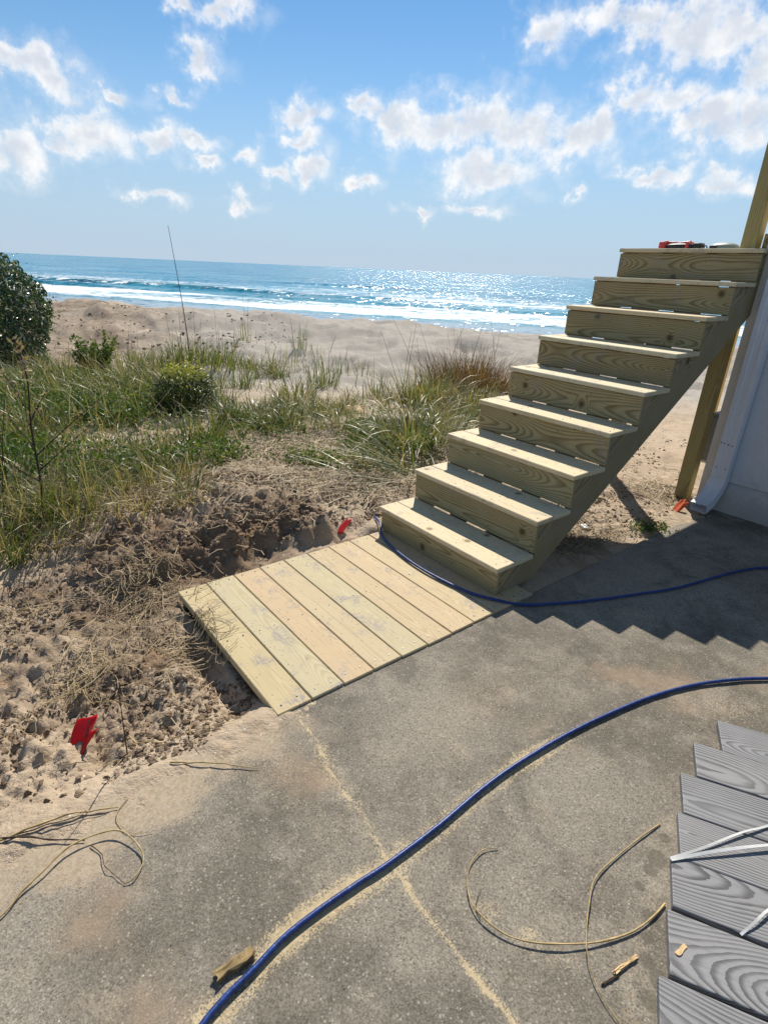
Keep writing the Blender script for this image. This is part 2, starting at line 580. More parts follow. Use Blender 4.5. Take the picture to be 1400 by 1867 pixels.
def concrete_material():
    m, nt, b = new_mat('concrete')
    P = nt.node('ShaderNodeTexCoord').outputs['Object']
    big = nt.noise(P, .9, 5, .62)
    mid = nt.noise(P, 5.5, 6, .68)
    blot = nt.noise(nt.vmath('ADD', P, (5.1, 2.2, 0)), 2.6, 5, .65, .5)
    g1 = nt.noise(P, 95, 5, .75)
    v1 = nt.vor(P, 300, out='Color')
    v2 = nt.vor(P, 130, out='Color')
    d2 = nt.vor(P, 130)
    c = nt.mix(nt.step(big, .40, .60), (.148, .130, .102), (.262, .232, .186))
    c = nt.mix(nt.step(mid, .46, .64, 0, .6), c, (.285, .252, .202))
    c = nt.mix(nt.step(blot, .53, .66, 0, .65), c, (.122, .109, .088))
    c = nt.mix(nt.step(blot, .42, .30, 0, .5), c, (.34, .285, .21))
    # sand grains and aggregate, each its own tone
    k1, k1b, _ = nt.sep(v1)
    k2, k2b, _ = nt.sep(v2)
    c = nt.mix(1.0, c, nt.mix(k1, (.66, .655, .645), (1.28, 1.28, 1.285)), 'MULTIPLY')
    agg = nt.step(d2, .46, .30)
    c = nt.mix(nt.math('MULTIPLY', agg, nt.step(k2, .84, .90, 0, .55)), c, (.42, .38, .315))
    c = nt.mix(nt.math('MULTIPLY', agg, nt.step(k2, .15, .10, 0, .7)), c, (.085, .076, .06))
    c = nt.mix(nt.step(g1, .55, .66, 0, .55), c, (.105, .092, .07))
    shell = nt.vor(P, 17)
    c = nt.mix(nt.step(shell, .036, .022, 0, .9), c, (.66, .63, .58))
    peb = nt.vor(nt.vmath('ADD', P, (3.7, 1.2, 0)), 11)
    c = nt.mix(nt.step(peb, .040, .026, 0, .9), c, (.05, .042, .035))
    br = nt.noise(nt.vmath('ADD', P, (8, 3, 1)), 2.2, 4, .6)
    c = nt.mix(nt.math('MULTIPLY', nt.step(br, .58, .74), .5), c, (.36, .26, .17))
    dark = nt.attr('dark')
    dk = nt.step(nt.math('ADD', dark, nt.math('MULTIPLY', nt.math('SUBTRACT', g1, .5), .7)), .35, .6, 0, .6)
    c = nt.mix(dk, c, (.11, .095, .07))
    brush = nt.math('ADD', nt.math('MULTIPLY', nt.noise(P, 22, 5, .7), .5), nt.math('MULTIPLY', k1b, .5))
    dust = nt.attr('dust')
    du = nt.step(nt.math('ADD', dust, nt.math('MULTIPLY', nt.math('SUBTRACT', brush, .5), 1.1)), .30, .95, 0, .9)
    c = nt.mix(du, c, nt.mix(k2b, (.34, .262, .175), (.43, .352, .256)))
    saw = nt.attr('saw')
    sw = nt.step(nt.math('ADD', saw, nt.math('MULTIPLY', nt.math('SUBTRACT', brush, .5), 1.3)), .38, .85, 0, .75)
    c = nt.mix(sw, c, nt.mix(k2b, (.50, .385, .215), (.62, .50, .31)))
    nt.put(b.inputs['Base Color'], c)
    b.inputs['Roughness'].default_value = .92
    b.inputs['Specular IOR Level'].default_value = .2
    h = nt.math('ADD', nt.math('MULTIPLY', g1, .8), nt.math('MULTIPLY', k1, .35))
    nt.put(b.inputs['Normal'], nt.bump(h, .55, .0035))
    return m


def leaf_material(name, g0, g1, dry, trans=.30, rough=.42, spec=.5):
    """tint attribute: 0 = g0, .5 = g1, 1 = dry."""
    m, nt, b = new_mat(name)
    t = nt.attr('tint')
    c = nt.mix(nt.step(t, 0, .5), g0, g1)
    c = nt.mix(nt.step(t, .5, 1.0), c, dry)
    nt.put(b.inputs['Base Color'], c)
    b.inputs['Roughness'].default_value = rough
    b.inputs['Specular IOR Level'].default_value = spec
    tr = nt.node('ShaderNodeBsdfTranslucent')
    nt.put(tr.inputs[0], nt.mix(1.0, c, (1.25, 1.3, .7), 'MULTIPLY'))
    mx = nt.node('ShaderNodeMixShader')
    mx.inputs[0].default_value = trans
    nt.l.new(b.outputs[0], mx.inputs[1])
    nt.l.new(tr.outputs[0], mx.inputs[2])
    nt.l.new(mx.outputs[0], m.node_tree.nodes['Material Output'].inputs[0])
    return m


M_sand = sand_material()
M_conc = concrete_material()
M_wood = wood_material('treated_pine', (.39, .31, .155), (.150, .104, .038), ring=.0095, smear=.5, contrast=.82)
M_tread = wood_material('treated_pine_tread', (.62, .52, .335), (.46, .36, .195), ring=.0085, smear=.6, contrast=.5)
M_plank = wood_material('treated_pine_plank', (.515, .415, .285), (.375, .285, .165), ring=.006, knots=False, smear=.85, contrast=.6, wob=.09)
M_post = wood_material('treated_post', (.40, .325, .15), (.22, .165, .065), ring=.009, knots=False, smear=.2)
M_comp = wood_material('grey_composite', (.255, .252, .252), (.080, .079, .081), ring=.0078, knots=False, smear=.2, contrast=1.0, rough=.6, wob=.20, wiggle=.0045)
M_grass = leaf_material('grass_blade', (.018, .044, .008), (.115, .155, .030), (.37, .29, .145))
M_ground = leaf_material('ground_leaf', (.032, .078, .012), (.115, .175, .034), (.33, .29, .09), .34, .5)
M_dark = leaf_material('shrub_leaf', (.016, .040, .012), (.055, .100, .026), (.40, .40, .28), .22, .26, .7)
M_yell = leaf_material('small_shrub_leaf', (.014, .030, .007), (.10, .14, .022), (.62, .56, .08), .34, .4)
M_straw = leaf_material('straw', (.10, .068, .034), (.28, .20, .105), (.46, .36, .21), .12, .6, .3)
M_brown = leaf_material('dead_grass', (.085, .042, .017), (.20, .115, .048), (.32, .215, .10), .2, .6, .3)
M_hose = plain('blue_rubber', (.013, .050, .235), .42, .45, var=.28, scale=90, bump=.3)
M_white = plain('white_paint', (.58, .575, .585), .55, .4, var=.03, scale=18, bump=.12)
_nt = NT(M_white.node_tree)
_b = M_white.node_tree.nodes['Principled BSDF']
_P = _nt.node('ShaderNodeTexCoord').outputs['Object']
_z = _nt.sep(_P)[2]
_g = _nt.step(_nt.math('ADD', _z, _nt.math('MULTIPLY', _nt.noise(_P, 14, 5, .7), -.45)), .12, -.22, 0, .6)
_st = _nt.step(_nt.noise(_nt.vmath('MULTIPLY', _P, (22, 22, 1.2)), 1.0, 4, .6), .55, .75, 0, .22)
_src = _b.inputs['Base Color'].links[0].from_socket
_c = _nt.mix(_st, _src, (.40, .38, .35))
_nt.put(_b.inputs['Base Color'], _nt.mix(_g, _c, (.30, .25, .19)))
M_cream = plain('cream_trim', (.62, .58, .51), .6, .3, var=.04, scale=24, bump=.1)
M_spout = plain('painted_aluminium', (.60, .62, .66), .4, .5, var=.04, scale=12, bump=.05)
M_greybox = plain('grey_enamel', (.19, .20, .21), .5, .4, var=.05)
M_roof = plain('roof_shingle', (.12, .11, .105), .9, .2, var=.2, scale=40)
M_red = plain('red_plastic', (.62, .018, .025), .38, .5, var=.15, scale=40)
for _m in (M_red,):
    _nt = NT(_m.node_tree)
    _b = _m.node_tree.nodes['Principled BSDF']
    _t = _nt.node('ShaderNodeBsdfTranslucent')
    _t.inputs[0].default_value = (.85, .03, .04, 1)
    _x = _nt.node('ShaderNodeMixShader')
    _x.inputs[0].default_value = .5
    _nt.l.new(_b.outputs[0], _x.inputs[1])
    _nt.l.new(_t.outputs[0], _x.inputs[2])
    _nt.l.new(_x.outputs[0], _m.node_tree.nodes['Material Output'].inputs[0])
M_orange = plain('orange_plastic', (.62, .11, .035), .75, .15, var=.15, scale=40)
M_black = plain('black_rubber', (.018, .018, .02), .5, .4)
M_dred = plain('red_housing', (.55, .05, .05), .45, .4)
M_sage = plain('sage_housing', (.22, .27, .235), .5, .4)
M_strap = plain('white_strap', (.52, .52, .51), .42, .5, var=.06, scale=50)
M_chip = plain('wood_chip', (.68, .47, .24), .7, .3, var=.12, scale=80)
M_block = plain('wood_block', (.36, .255, .12), .8, .2, var=.25, scale=60)
M_twig = plain('dark_twig', (.075, .05, .032), .8, .2, var=.2, scale=60)
M_reed = plain('dry_reed', (.52, .37, .16), .55, .4, var=.22, scale=35)
M_screw = plain('screw_steel', (.10, .10, .105), .4, .5, .6)
M_card = plain('white_card', (.75, .76, .78), .6, .3, var=.04)
M_joist = plain('framing_lumber', (.30, .24, .13), .8, .2, var=.2, scale=12)  # single even timber tone for the platform joists


# ------------------------------------------------------------------ ground: sand sheet on a polar grid
def build_sand():
    na = 860
    a = np.linspace(-R(64), R(64), na)
    r = np.concatenate([1.2 * (6.2 / 1.2) ** (np.arange(520) / 520), 6.2 * (170 / 6.2) ** (np.arange(290) / 289)])
    nr = len(r)
    A, Rr = np.meshgrid(a, r)
    X = Rr * np.sin(A)
    Y = Rr * np.cos(A) - 1.6
    Z = height(X, Y)
    i = np.arange(nr - 1)[:, None] * na
    j = np.arange(na - 1)[None, :]
    F = np.stack([i + j, i + na + j, i + na + j + 1, i + j + 1], -1).reshape(-1, 4)
    u, v = to_uv(X, Y)
    moist = np.exp(-(((u + 1.0) / .9) ** 2 + ((v + 1.25) / .45) ** 2)) * .55
    moist += .35 * np.exp(-(((u + 1.8) / .5) ** 2 + ((v + .5) / .42) ** 2))
    moist += .35 * sstep(-X / np.maximum(Y, 1), .25, .5) * sstep(Y, 7, 10) * (1 - sstep(Y, 17, 19))  # browner tone over the left dune face
    moist += .55 * sstep(Y, 26, 45)
    moist = np.clip(moist + .35 * fbm(X, Y, 2.2, 4, .55, 71), 0, 1)
    pale = sstep(Y, 6, 9) * (1 - .8 * sstep(-X / np.maximum(Y, 1), .25, .5))
    me = mesh_np('sand', np.stack([X, Y, Z], -1), F, {'moist': moist, 'pale': np.clip(pale, 0, 1)})
    o = obj('sand', me, M_sand)
    tag(o, kind='structure')


build_sand()

# ------------------------------------------------------------------ concrete slab
HOSE_NEAR = [(1.59, 1.843), (1.422, 1.822), (1.245, 1.778), (1.063, 1.707), (.882, 1.615), (.688, 1.502), (.486, 1.365), (.343, 1.252), (.198, 1.12), (.056, 1.003), (-.028, .943), (-.119, .874), (-.19, .812), (-.251, .739), (-.298, .686), (-.331, .639), (-.37, .56), (-.42, .42), (-.45, .2)]
HOSE_FAR = [(-.03, 3.16), (-.012, 3.096), (-.003, 2.982), (.072, 2.813), (.189, 2.634), (.325, 2.485), (.452, 2.38), (.566, 2.329), (.683, 2.315), (.848, 2.338), (1.05, 2.384), (1.298, 2.46), (1.53, 2.538), (1.798, 2.669), (2.002, 2.766), (2.184, 2.813)]
CRACK = [(-.273, 1.547), (-.189, 1.425), (-.14, 1.314), (-.061, 1.197), (.009, 1.093), (.054, 1.027), (.079, .986), (.127, .904), (.166, .854), (.214, .796), (.258, .742), (.312, .693), (.33, .667), (.40, .56), (.46, .40)]


def build_slab():
    fu = np.concatenate([np.linspace(-6, -2.9, 14)[:-1], np.arange(-2.9, WALL_U + .3, .0085), np.linspace(WALL_U + .31, 3.2, 5)])
    fv = np.concatenate([[SLAB_V - .001, SLAB_V - .0005], np.arange(SLAB_V, 1.9, .0085), np.linspace(1.91, 6, 16)])
    Ug, Vg = np.meshgrid(fu, fv, indexing='ij')
    X, Y = to_xy(Ug, Vg)
    Z = .0012 * fbm(X, Y, 3, 3, .5, 81) + .0008 * fbm(X, Y, 30, 2, .5, 82)
    Z[:, 0] = -.12
    Z[:, 1] = -.012
    nu, nv = Ug.shape
    i = np.arange(nu - 1)[:, None] * nv
    j = np.arange(nv - 1)[None, :]
    F = np.stack([i + j, i + nv + j, i + nv + j + 1, i + j + 1], -1).reshape(-1, 4)
    wob = .035 * fbm(X, Y, 5, 4, .6, 91)
    dh = seg_dist(X, Y, HOSE_NEAR)
    along = sstep(X, .95, .55)
    saw = .95 * along * np.exp(-((dh + wob * .7) / .026) ** 2)
    side = np.exp(-((seg_dist(X + .02, Y + .015, HOSE_NEAR) - .028 + wob * .5) / .012) ** 2)
    saw = np.maximum(saw, .55 * along * side)
    dc = seg_dist(X + .02 * fbm(X, Y, 9, 3, .5, 93), Y + .02 * fbm(X, Y, 9, 3, .5, 94), CRACK)
    brk = .75 + .8 * fbm(X, Y, 8, 3, .6, 95)
    saw = np.maximum(saw, np.clip(.80 + .25 * (1 - sstep(Y, .85, 1.1)) + .25 * (brk - .75), .6, 1.1) * np.exp(-(dc / (.0055 + .0045 * (1 - sstep(Y, .85, 1.2)))) ** 2))
    saw = np.maximum(saw, .36 * np.exp(-(dc / .04) ** 2) * np.clip(brk + .3, 0, 1.3))
    saw = saw * np.clip(.95 + .7 * fbm(X, Y, 6, 3, .6, 97), .6, 1.15)
    for (px, py, rr, s) in ((.30, .90, .05, .55), (.40, .84, .06, .5), (.27, 1.0, .03, .4), (.46, .80, .05, .4), (-.02, .98, .06, .35)):
        saw = np.maximum(saw, s * np.exp(-(((X - px) / rr) ** 2 + ((Y - py) / (rr * .7)) ** 2)))
    edge = np.interp(Ug, SPILL[:, 0], SPILL[:, 1])
    dust = 1.25 * sstep(edge + .15 + wob * 4.5 - (Vg - SLAB_V), 0, .34) ** .8 * sstep(-Ug, 1.1, 1.35)
    dust = np.maximum(dust, .50 * np.exp(-(((Ug + 1.33) / .14) ** 2 + ((Vg - .25) / .20) ** 2)))
    dust = np.maximum(dust, .42 * np.exp(-(((Ug + .55) / .5) ** 2 + ((Vg - .45) / .16) ** 2)))
    dust = np.maximum(dust, .38 * np.exp(-(((X - .05) / .12) ** 2 + ((Y - 1.38) / .06) ** 2)))
    dust = np.maximum(dust, .30 * np.exp(-(((X - .6) / .7) ** 2 + ((Y - 1.75) / .35) ** 2)))
    dust = np.maximum(dust, .55 * np.exp(-(((X - 1.3) / .25) ** 2 + ((Y - 1.68) / .10) ** 2)))
    dark = np.zeros_like(X)
    for (px, py, rr) in ((.80, 1.055, .035), (.765, 1.02, .022), (.72, .975, .018), (.715, .90, .024), (.69, .85, .02), (.665, .80, .022), (.68, .76, .03), (.64, .72, .026), (.85, 1.12, .02)):
        dark = np.maximum(dark, .75 * np.exp(-(np.hypot(X - px, Y - py) / rr) ** 4))
    dust = np.maximum(dust, .45 * np.exp(-((X - .745 - (Y - .95) * .62) / .045) ** 2) * (Y < 1.2))
    dust = dust * (1 - dark)
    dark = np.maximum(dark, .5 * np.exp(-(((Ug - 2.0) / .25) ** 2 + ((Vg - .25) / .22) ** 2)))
    me = mesh_np('concrete_slab', np.stack([X, Y, Z], -1), F, {'saw': saw, 'dust': dust, 'dark': dark})
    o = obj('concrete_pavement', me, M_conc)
    tag(o, kind='structure')


build_slab()

# ------------------------------------------------------------------ sea
SEA_Z = -4.0


def build_sea():
    na = 420
    r = np.concatenate([44 * (220 / 44) ** (np.arange(330) / 330), 220 * (26000 / 220) ** (np.arange(90) / 89)])
    a = np.linspace(-R(66), R(66), na)
    A, Rr = np.meshgrid(a, r)
    X = Rr * np.sin(A)
    Y = Rr * np.cos(A)
    s = (Y + .28 * X) / 1.04 + 4.5 * fbm(X, Y, .022, 3, .5, 101)
    n = fbm(X * .35, Y, .05, 3, .5, 103)
    fade = 1 / (1 + (Rr / 350) ** 2)
    Z = SEA_Z + fade * (.10 * fbm(X * .5, Y, .10, 4, .55, 105) + .07 * fbm(X, Y, .35, 3, .5, 107))

    def wave(c, wf, wb, amp, seed, thr=-.1):
        g = sstep(fbm(X, Y * .3, .018, 2, .5, seed), thr, thr + .35)
        d = s - c
        return amp * g * np.where(d < 0, np.exp(-(d / wf) ** 2), np.exp(-(d / wb) ** 2))
    Z = Z + wave(99, 1.6, 5, .55, 111, -.3) + wave(112, 1.4, 5, .75, 113, -.15) + wave(150, 2.0, 7, 1.0, 115, -.15) + wave(178, 2.4, 9, .45, 117, -.05)
    Z = Z - .25 * sstep(-s, -66, -50)

    def band(lo, hi, soft):
        return sstep(s, lo - soft, lo + soft) * (1 - sstep(s, hi - soft, hi + soft))
    foam = (.72 + .5 * n) * band(73, 95, 3.5) + .25 * np.exp(-((s - 94) / 2.5) ** 2)
    foam = np.maximum(foam, .42 * band(108, 152, 9))
    foam = np.maximum(foam, .75 * np.exp(-((s - 118) / 3.5) ** 2) * sstep(fbm(X, Y * .3, .02, 2, .5, 121), -.2, .2))
    foam = np.maximum(foam, .95 * np.exp(-((s - 148) / 3.2) ** 2) * sstep(fbm(X, Y * .3, .02, 2, .5, 115), -.05, .25))
    foam = np.maximum(foam, .85 * np.exp(-((s - 176) / 3) ** 2) * sstep(fbm(X, Y * .3, .02, 2, .5, 125), .1, .32))
    foam = np.clip(foam + .25 * n * (foam > .05), 0, 1)
    shal = 1 - sstep(s, 60, 150)
    wash_sheen = 1 - sstep(s, 66, 75)
    i = np.arange(len(r) - 1)[:, None] * na
    j = np.arange(na - 1)[None, :]
    F = np.stack([i + j, i + na + j, i + na + j + 1, i + j + 1], -1).reshape(-1, 4)
    me = mesh_np('sea', np.stack([X, Y, Z], -1), F, {'foam': foam, 'shallow': shal, 'wash_sheen': wash_sheen})
    m, nt, b = new_mat('sea_water')
    G = nt.node('ShaderNodeNewGeometry')
    P = G.outputs['Position']
    st = nt.vmath('MULTIPLY', P, (.45, 1.0, 1.0))
    wv = nt.noise(st, .55, 6, .62)
    wv2 = nt.noise(st, .09, 4, .55)
    rip = nt.noise(st, 2.6, 4, .6)
    sh = nt.attr('shallow')
    fo = nt.attr('foam')
    wa = nt.attr('wash_sheen')
    c = nt.mix(nt.step(wv2, .35, .65), (.010, .160, .270), (.022, .245, .365))
    c = nt.mix(nt.math('MULTIPLY', sh, .55), c, (.075, .275, .290))
    _, _, pz = nt.sep(P)
    c = nt.mix(nt.step(pz, SEA_Z + .30, SEA_Z + .85, 0, .75), c, (.085, .175, .125))
    lace = nt.noise(nt.vmath('MULTIPLY', P, (.35, 1.0, 1.0)), .8, 7, .7, .8)
    ff = nt.step(nt.math('ADD', fo, nt.math('MULTIPLY', nt.math('SUBTRACT', lace, .5), 2.6)), .42, .70)
    c = nt.mix(nt.math('MULTIPLY', wa, .75), c, (.36, .42, .47))  # reflected sky sheen on the thin shore water, painted into the colour
    c = nt.mix(ff, c, (.80, .82, .84))
    nt.put(b.inputs['Base Color'], c)
    nt.put(b.inputs['Roughness'], nt.mix(ff, (.17, .17, .17), (.9, .9, .9)))
    b.inputs['IOR'].default_value = 1.33
    b.inputs['Specular IOR Level'].default_value = .32
    sm = nt.noise(nt.vmath('MULTIPLY', P, (.5, 1.0, 1.0)), 1.1, 2, .6, out='Color')
    md = nt.noise(nt.vmath('MULTIPLY', P, (.35, 1.0, 1.0)), .075, 3, .6, out='Color')
    sl_ = nt.vmath('ADD', nt.vmath('MULTIPLY', nt.vmath('SUBTRACT', sm, (.5, .5, .5)), (1.7, 2.3, 0)), nt.vmath('MULTIPLY', nt.vmath('SUBTRACT', md, (.5, .5, .5)), (.4, 1.1, 0)))
    nn = nt.vmath('NORMALIZE', nt.vmath('ADD', G.outputs['Normal'], sl_))
    nt.put(b.inputs['Normal'], nn)
    o = obj('sea', me, m)
    tag(o, kind='structure')


build_sea()

# ------------------------------------------------------------------ staircase
FRAME_ROT = (0, 0, -TH)
stair = thing('staircase', 'new open pine staircase of nine steps rising to the deck', 'staircase', (OX, OY, 0), -TH)
tb = box_mesh('tread_board', WID, .137, .0254, .0035)
prng = random.Random(3)


def tint(o, lo=.85, hi=1.1, warm=.05):
    k = prng.uniform(lo, hi)
    wv = prng.uniform(-warm, warm)
    o.color = (k * (1 + wv), k, k * (1 - wv), 1)


for i in range(9):
    zt = Z0 + i * RISE
    for k in range(2):
        if i == 8 and k == 1:
            me = box_mesh('tread_board', WID - .052, .137, .0254, .0035)
        else:
            me = tb
        o = obj('tread_board', me, M_tread, stair, (-WID / 2 - (.026 if (i == 8 and k == 1) else 0) + prng.uniform(-.003, .003), i * RUN + .0685 + k * .141, zt - .0127 + prng.uniform(-.0008, .0008)), (0, 0, prng.uniform(-.002, .002)))
        tint(o, .94, 1.06)
    if i == 0:
        zb = PLAT_Z + .002
    else:
        zb = Z0 + (i - 1) * RISE + .0045
    ztop = zt - .0254 - (.0055 if i > 1 else .002)
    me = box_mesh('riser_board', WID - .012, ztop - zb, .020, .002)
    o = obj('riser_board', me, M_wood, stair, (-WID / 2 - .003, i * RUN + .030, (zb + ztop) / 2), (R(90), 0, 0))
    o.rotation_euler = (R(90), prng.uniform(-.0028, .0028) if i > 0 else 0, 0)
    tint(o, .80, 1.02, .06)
zt = lambda i: Z0 + i * RISE - .0262
poly = [(.0415, PLAT_Z + .001), (.0415, zt(0))]
for i in range(1, 9):
    poly += [(.0415 + i * RUN, zt(i - 1)), (.0415 + i * RUN, zt(i))]
poly += [(2.33, zt(8)), (2.33, 1.40), (.30, PLAT_Z + .001)]
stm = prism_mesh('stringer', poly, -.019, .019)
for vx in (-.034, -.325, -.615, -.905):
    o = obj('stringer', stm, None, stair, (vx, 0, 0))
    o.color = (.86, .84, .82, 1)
# the stringer's boards run up the slope: give them a plank look of their own
M_string = wood_material('stringer_pine', (.38, .31, .175), (.16, .118, .055), ring=.012, knots=True, smear=.6, contrast=.9)
_nt = M_string.node_tree
_tc = [n for n in _nt.nodes if n.type == 'TEX_COORD'][0]
_mp = _nt.nodes.new('ShaderNodeMapping')
_mp.inputs['Rotation'].default_value = (0, R(90), 0)
_links = [l for l in _nt.links if l.from_node == _tc]
_mp2 = _nt.nodes.new('ShaderNodeMapping')
_mp2.inputs['Rotation'].default_value = (-math.atan2(RISE, RUN), 0, 0)
_sx = _nt.nodes.new('ShaderNodeSeparateXYZ')
_cx = _nt.nodes.new('ShaderNodeCombineXYZ')
_nt.links.new(_tc.outputs['Object'], _mp2.inputs[0])
_nt.links.new(_mp2.outputs[0], _sx.inputs[0])
_nt.links.new(_sx.outputs[1], _cx.inputs[0])
_nt.links.new(_sx.outputs[2], _cx.inputs[1])
_nt.links.new(_sx.outputs[0], _cx.inputs[2])
for l in _links:
    _nt.links.new(_cx.outputs[0], l.to_socket)
stm.materials.append(M_string)
# posts under the flight; the right one runs on up as the railing post
for vx, h1 in ((-.765, 1.42),):
    me = box_mesh('post', h1 + .3, .089, .089, .004)
    o = obj('post', me, M_post, stair, (vx, 2.262, (h1 - .3) / 2), (0, R(-90), 0))

# nail heads on treads
scr = bmesh.new()
bmesh.ops.create_cone(scr, cap_ends=True, segments=8, radius1=.0035, radius2=.003, depth=.002)
scr = bm_mesh('screw', scr)
scr.materials.append(M_screw)
for i in range(9):
    for vx in (-.034, -.325, -.615, -.905):
        for k in (.04, .105):
            if i < 5:
                obj('screw', scr, None, stair, (vx + prng.uniform(-.01, .01), i * RUN + k, Z0 + i * RISE + .0006))

for i in range(9):
    for vx in (-.034, -.325, -.615, -.905):
        for dz_ in (.045, .115):
            zz_ = (Z0 + (i - 1) * RISE if i else PLAT_Z) + dz_
            obj('screw', scr, None, stair, (vx + prng.uniform(-.008, .008), i * RUN + .0195, zz_ + prng.uniform(-.01, .01)), (R(90), 0, 0))

# ------------------------------------------------------------------ plank platform
plat = thing('wooden_platform', 'low platform of sawn planks at the foot of the stairs', 'platform', (OX, OY, 0), -TH)
tints = [(1.01, .95, .82), (.97, .985, .87), (1.02, .95, .83), (.985, .98, .86), (.96, .985, .88), (1.015, .95, .83), (1.0, .965, .85), (.99, .97, .86), (1.0, .965, .86), (.98, .97, .87)]
pm = box_mesh('plank', PLAT_L, .139, .034, .003)
for k in range(10):
    for vx in (PLAT_V1 - PLAT_L + .03, -.41, .045):
        for dk in (.035, .105):
            obj('screw', scr, None, plat, (vx + prng.uniform(-.006, .006), PLAT_U0 + PLAT_PW * k + dk, PLAT_Z + .0016))
    o = obj('plank', pm, M_plank, plat, (PLAT_V1 - PLAT_L / 2 + prng.uniform(-.004, .004), PLAT_U0 + PLAT_PW * (k + .5), PLAT_Z - .017 + prng.uniform(-.0012, .0012)), (prng.uniform(-.004, .004), 0, prng.uniform(-.0015, .0015)))
    o.color = (*[t * prng.uniform(.96, 1.03) for t in tints[k]], 1)
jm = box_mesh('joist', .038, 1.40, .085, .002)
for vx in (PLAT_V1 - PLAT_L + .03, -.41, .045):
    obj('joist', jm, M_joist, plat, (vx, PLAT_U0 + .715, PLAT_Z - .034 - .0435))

# ------------------------------------------------------------------ upper deck
deck = thing('deck', 'raised pine deck at the top of the stairs with railing post', 'deck', (OX, OY, 0), -TH)
DECK_Z = Z0 + 8 * RISE
db = box_mesh('deck_board', WID - .052, .137, .0254, .003)
for k in range(9):
    o = obj('deck_board', db, M_tread, deck, (-WID / 2 - .026, 8 * RUN + .0685 + .141 * (k + 2), DECK_Z - .0127))
    tint(o, 1.0, 1.2)
rm = box_mesh('rim_joist', .038, 1.25, .18, .003)
for vx in (-WID + .02, -.075):
    obj('rim_joist', rm, M_post, deck, (vx, 2.36 + .64, DECK_Z - .0254 - .092))
for vx, uy, z0, z1 in ((-.153, 2.262, -.25, 2.75), (-.62, 3.55, -.25, 1.60)):
    me = box_mesh('post', z1 - z0, .089, .089, .004)
    o = obj('post', me, M_post, deck, (vx, uy, (z0 + z1) / 2), (0, R(-90), 0))
    o.color = (1.0, 1.0, .9, 1) if uy < 3 else (1.3, 1.02, .6, 1)  # far post's orange tint paints in the warm bounced light
o = obj('blocking', box_mesh('blocking', .30, .092, .038, .003), M_wood, deck, (.05, 2.31, DECK_Z + .048), (R(90), 0, 0))
o = obj('rail', box_mesh('rail', 1.4, .089, .038, .003), M_wood, deck, (.60, 2.33, DECK_Z + .95), (R(90), 0, 0))

# ------------------------------------------------------------------ house corner
house = thing('house', 'white house corner with corner trim and downspout right of the stairs', 'house', (OX, OY, 0), -TH)
HV0 = -.03
HH_ = 6.4
obj('wall', box_mesh('wall', 6.0, 5.0, HH_ - .225, .002, center=(HV0 + .02 + 3.0, WALL_U + 2.5, .225 + (HH_ - .225) / 2)), M_white, house)
obj('base_panel', box_mesh('base_panel', 5.985, 4.98, .33, .002, center=(HV0 + .03 + 3.0, WALL_U + 2.5 + .006, .2205 - .165)), M_white, house)
obj('corner_board', box_mesh('corner_board', .125, .022, HH_ - .05, .003, center=(HV0 + .0625, WALL_U - .0125, HH_ / 2 + .015)), M_cream, house)
obj('corner_board', box_mesh('corner_board', .022, .12, HH_ - .05, .003, center=(HV0 + .004, WALL_U + .062, HH_ / 2 + .015)), M_cream, house)
obj('roof', box_mesh('roof', 6.3, 5.3, .16, .01, center=(HV0 + 3.0, WALL_U + 2.5, HH_ + .082)), M_roof, house)


def spout_ring(c, w_, d_, ang):
    # rectangular ring with ribbed front, in the (x, y, z) of the house frame; ang tips the run towards -y
    ca, sa = math.cos(ang), math.sin(ang)
    pts = []
    for x_, y_ in ((-w_ / 2, d_ / 2), (-w_ / 2, -d_ / 2), (-w_ / 5, -d_ / 2), (-w_ / 7, -d_ / 2 + .004), (w_ / 7, -d_ / 2 + .004), (w_ / 5, -d_ / 2), (w_ / 2, -d_ / 2), (w_ / 2, d_ / 2)):
        pts.append((c[0] + x_, c[1] + y_ * ca, c[2] + y_ * sa))
    return pts


def sweep(name, rings, cap=True):
    V = [p for r_ in rings for p in r_]
    n = len(rings[0])
    F = []
    for i in range(len(rings) - 1):
        for k in range(n):
            F.append((i * n + k, i * n + (k + 1) % n, (i + 1) * n + (k + 1) % n, (i + 1) * n + k))
    if cap:
        F.append(tuple(range(n)))
    me = bpy.data.meshes.new(name)
    me.from_pydata(V, [], F)
    bm = bmesh.new()
    bm.from_mesh(me)
    bmesh.ops.recalc_face_normals(bm, faces=list(bm.faces))
    bm.to_mesh(me)
    bm.free()
    return me


SV = .095
SY = WALL_U - .024 - .032
sp = obj('downspout', sweep('downspout', [spout_ring((SV, SY, 6.2), .098, .062, 0), spout_ring((SV, SY, .235), .098, .062, 0)]), M_spout, house)
rings = []
for k in range(9):
    t = k / 8
    a = R(68) * t
    rings.append(spout_ring((SV - .012 * t, SY - .16 * (1 - math.cos(a)) * 1.1 - .012 * t, .26 - .155 * math.sin(a) - .03 * t), .104, .068, -a))
rings.append(spout_ring((SV - .016, SY - .175, .066), .106, .072, -R(66)))
obj('elbow', sweep('elbow', rings, False), M_spout, sp)
for x_, z_ in ((SV - .03, .33), (SV + .03, .33), (SV - .04, .50), (SV - .02, .497), (SV + .005, .493), (SV + .03, .49)):
    s_ = obj('screw', scr, None, sp, (x_, SY - .032, z_), (R(90), 0, 0))
    s_.scale = (1.3, 1.3, 1.3)

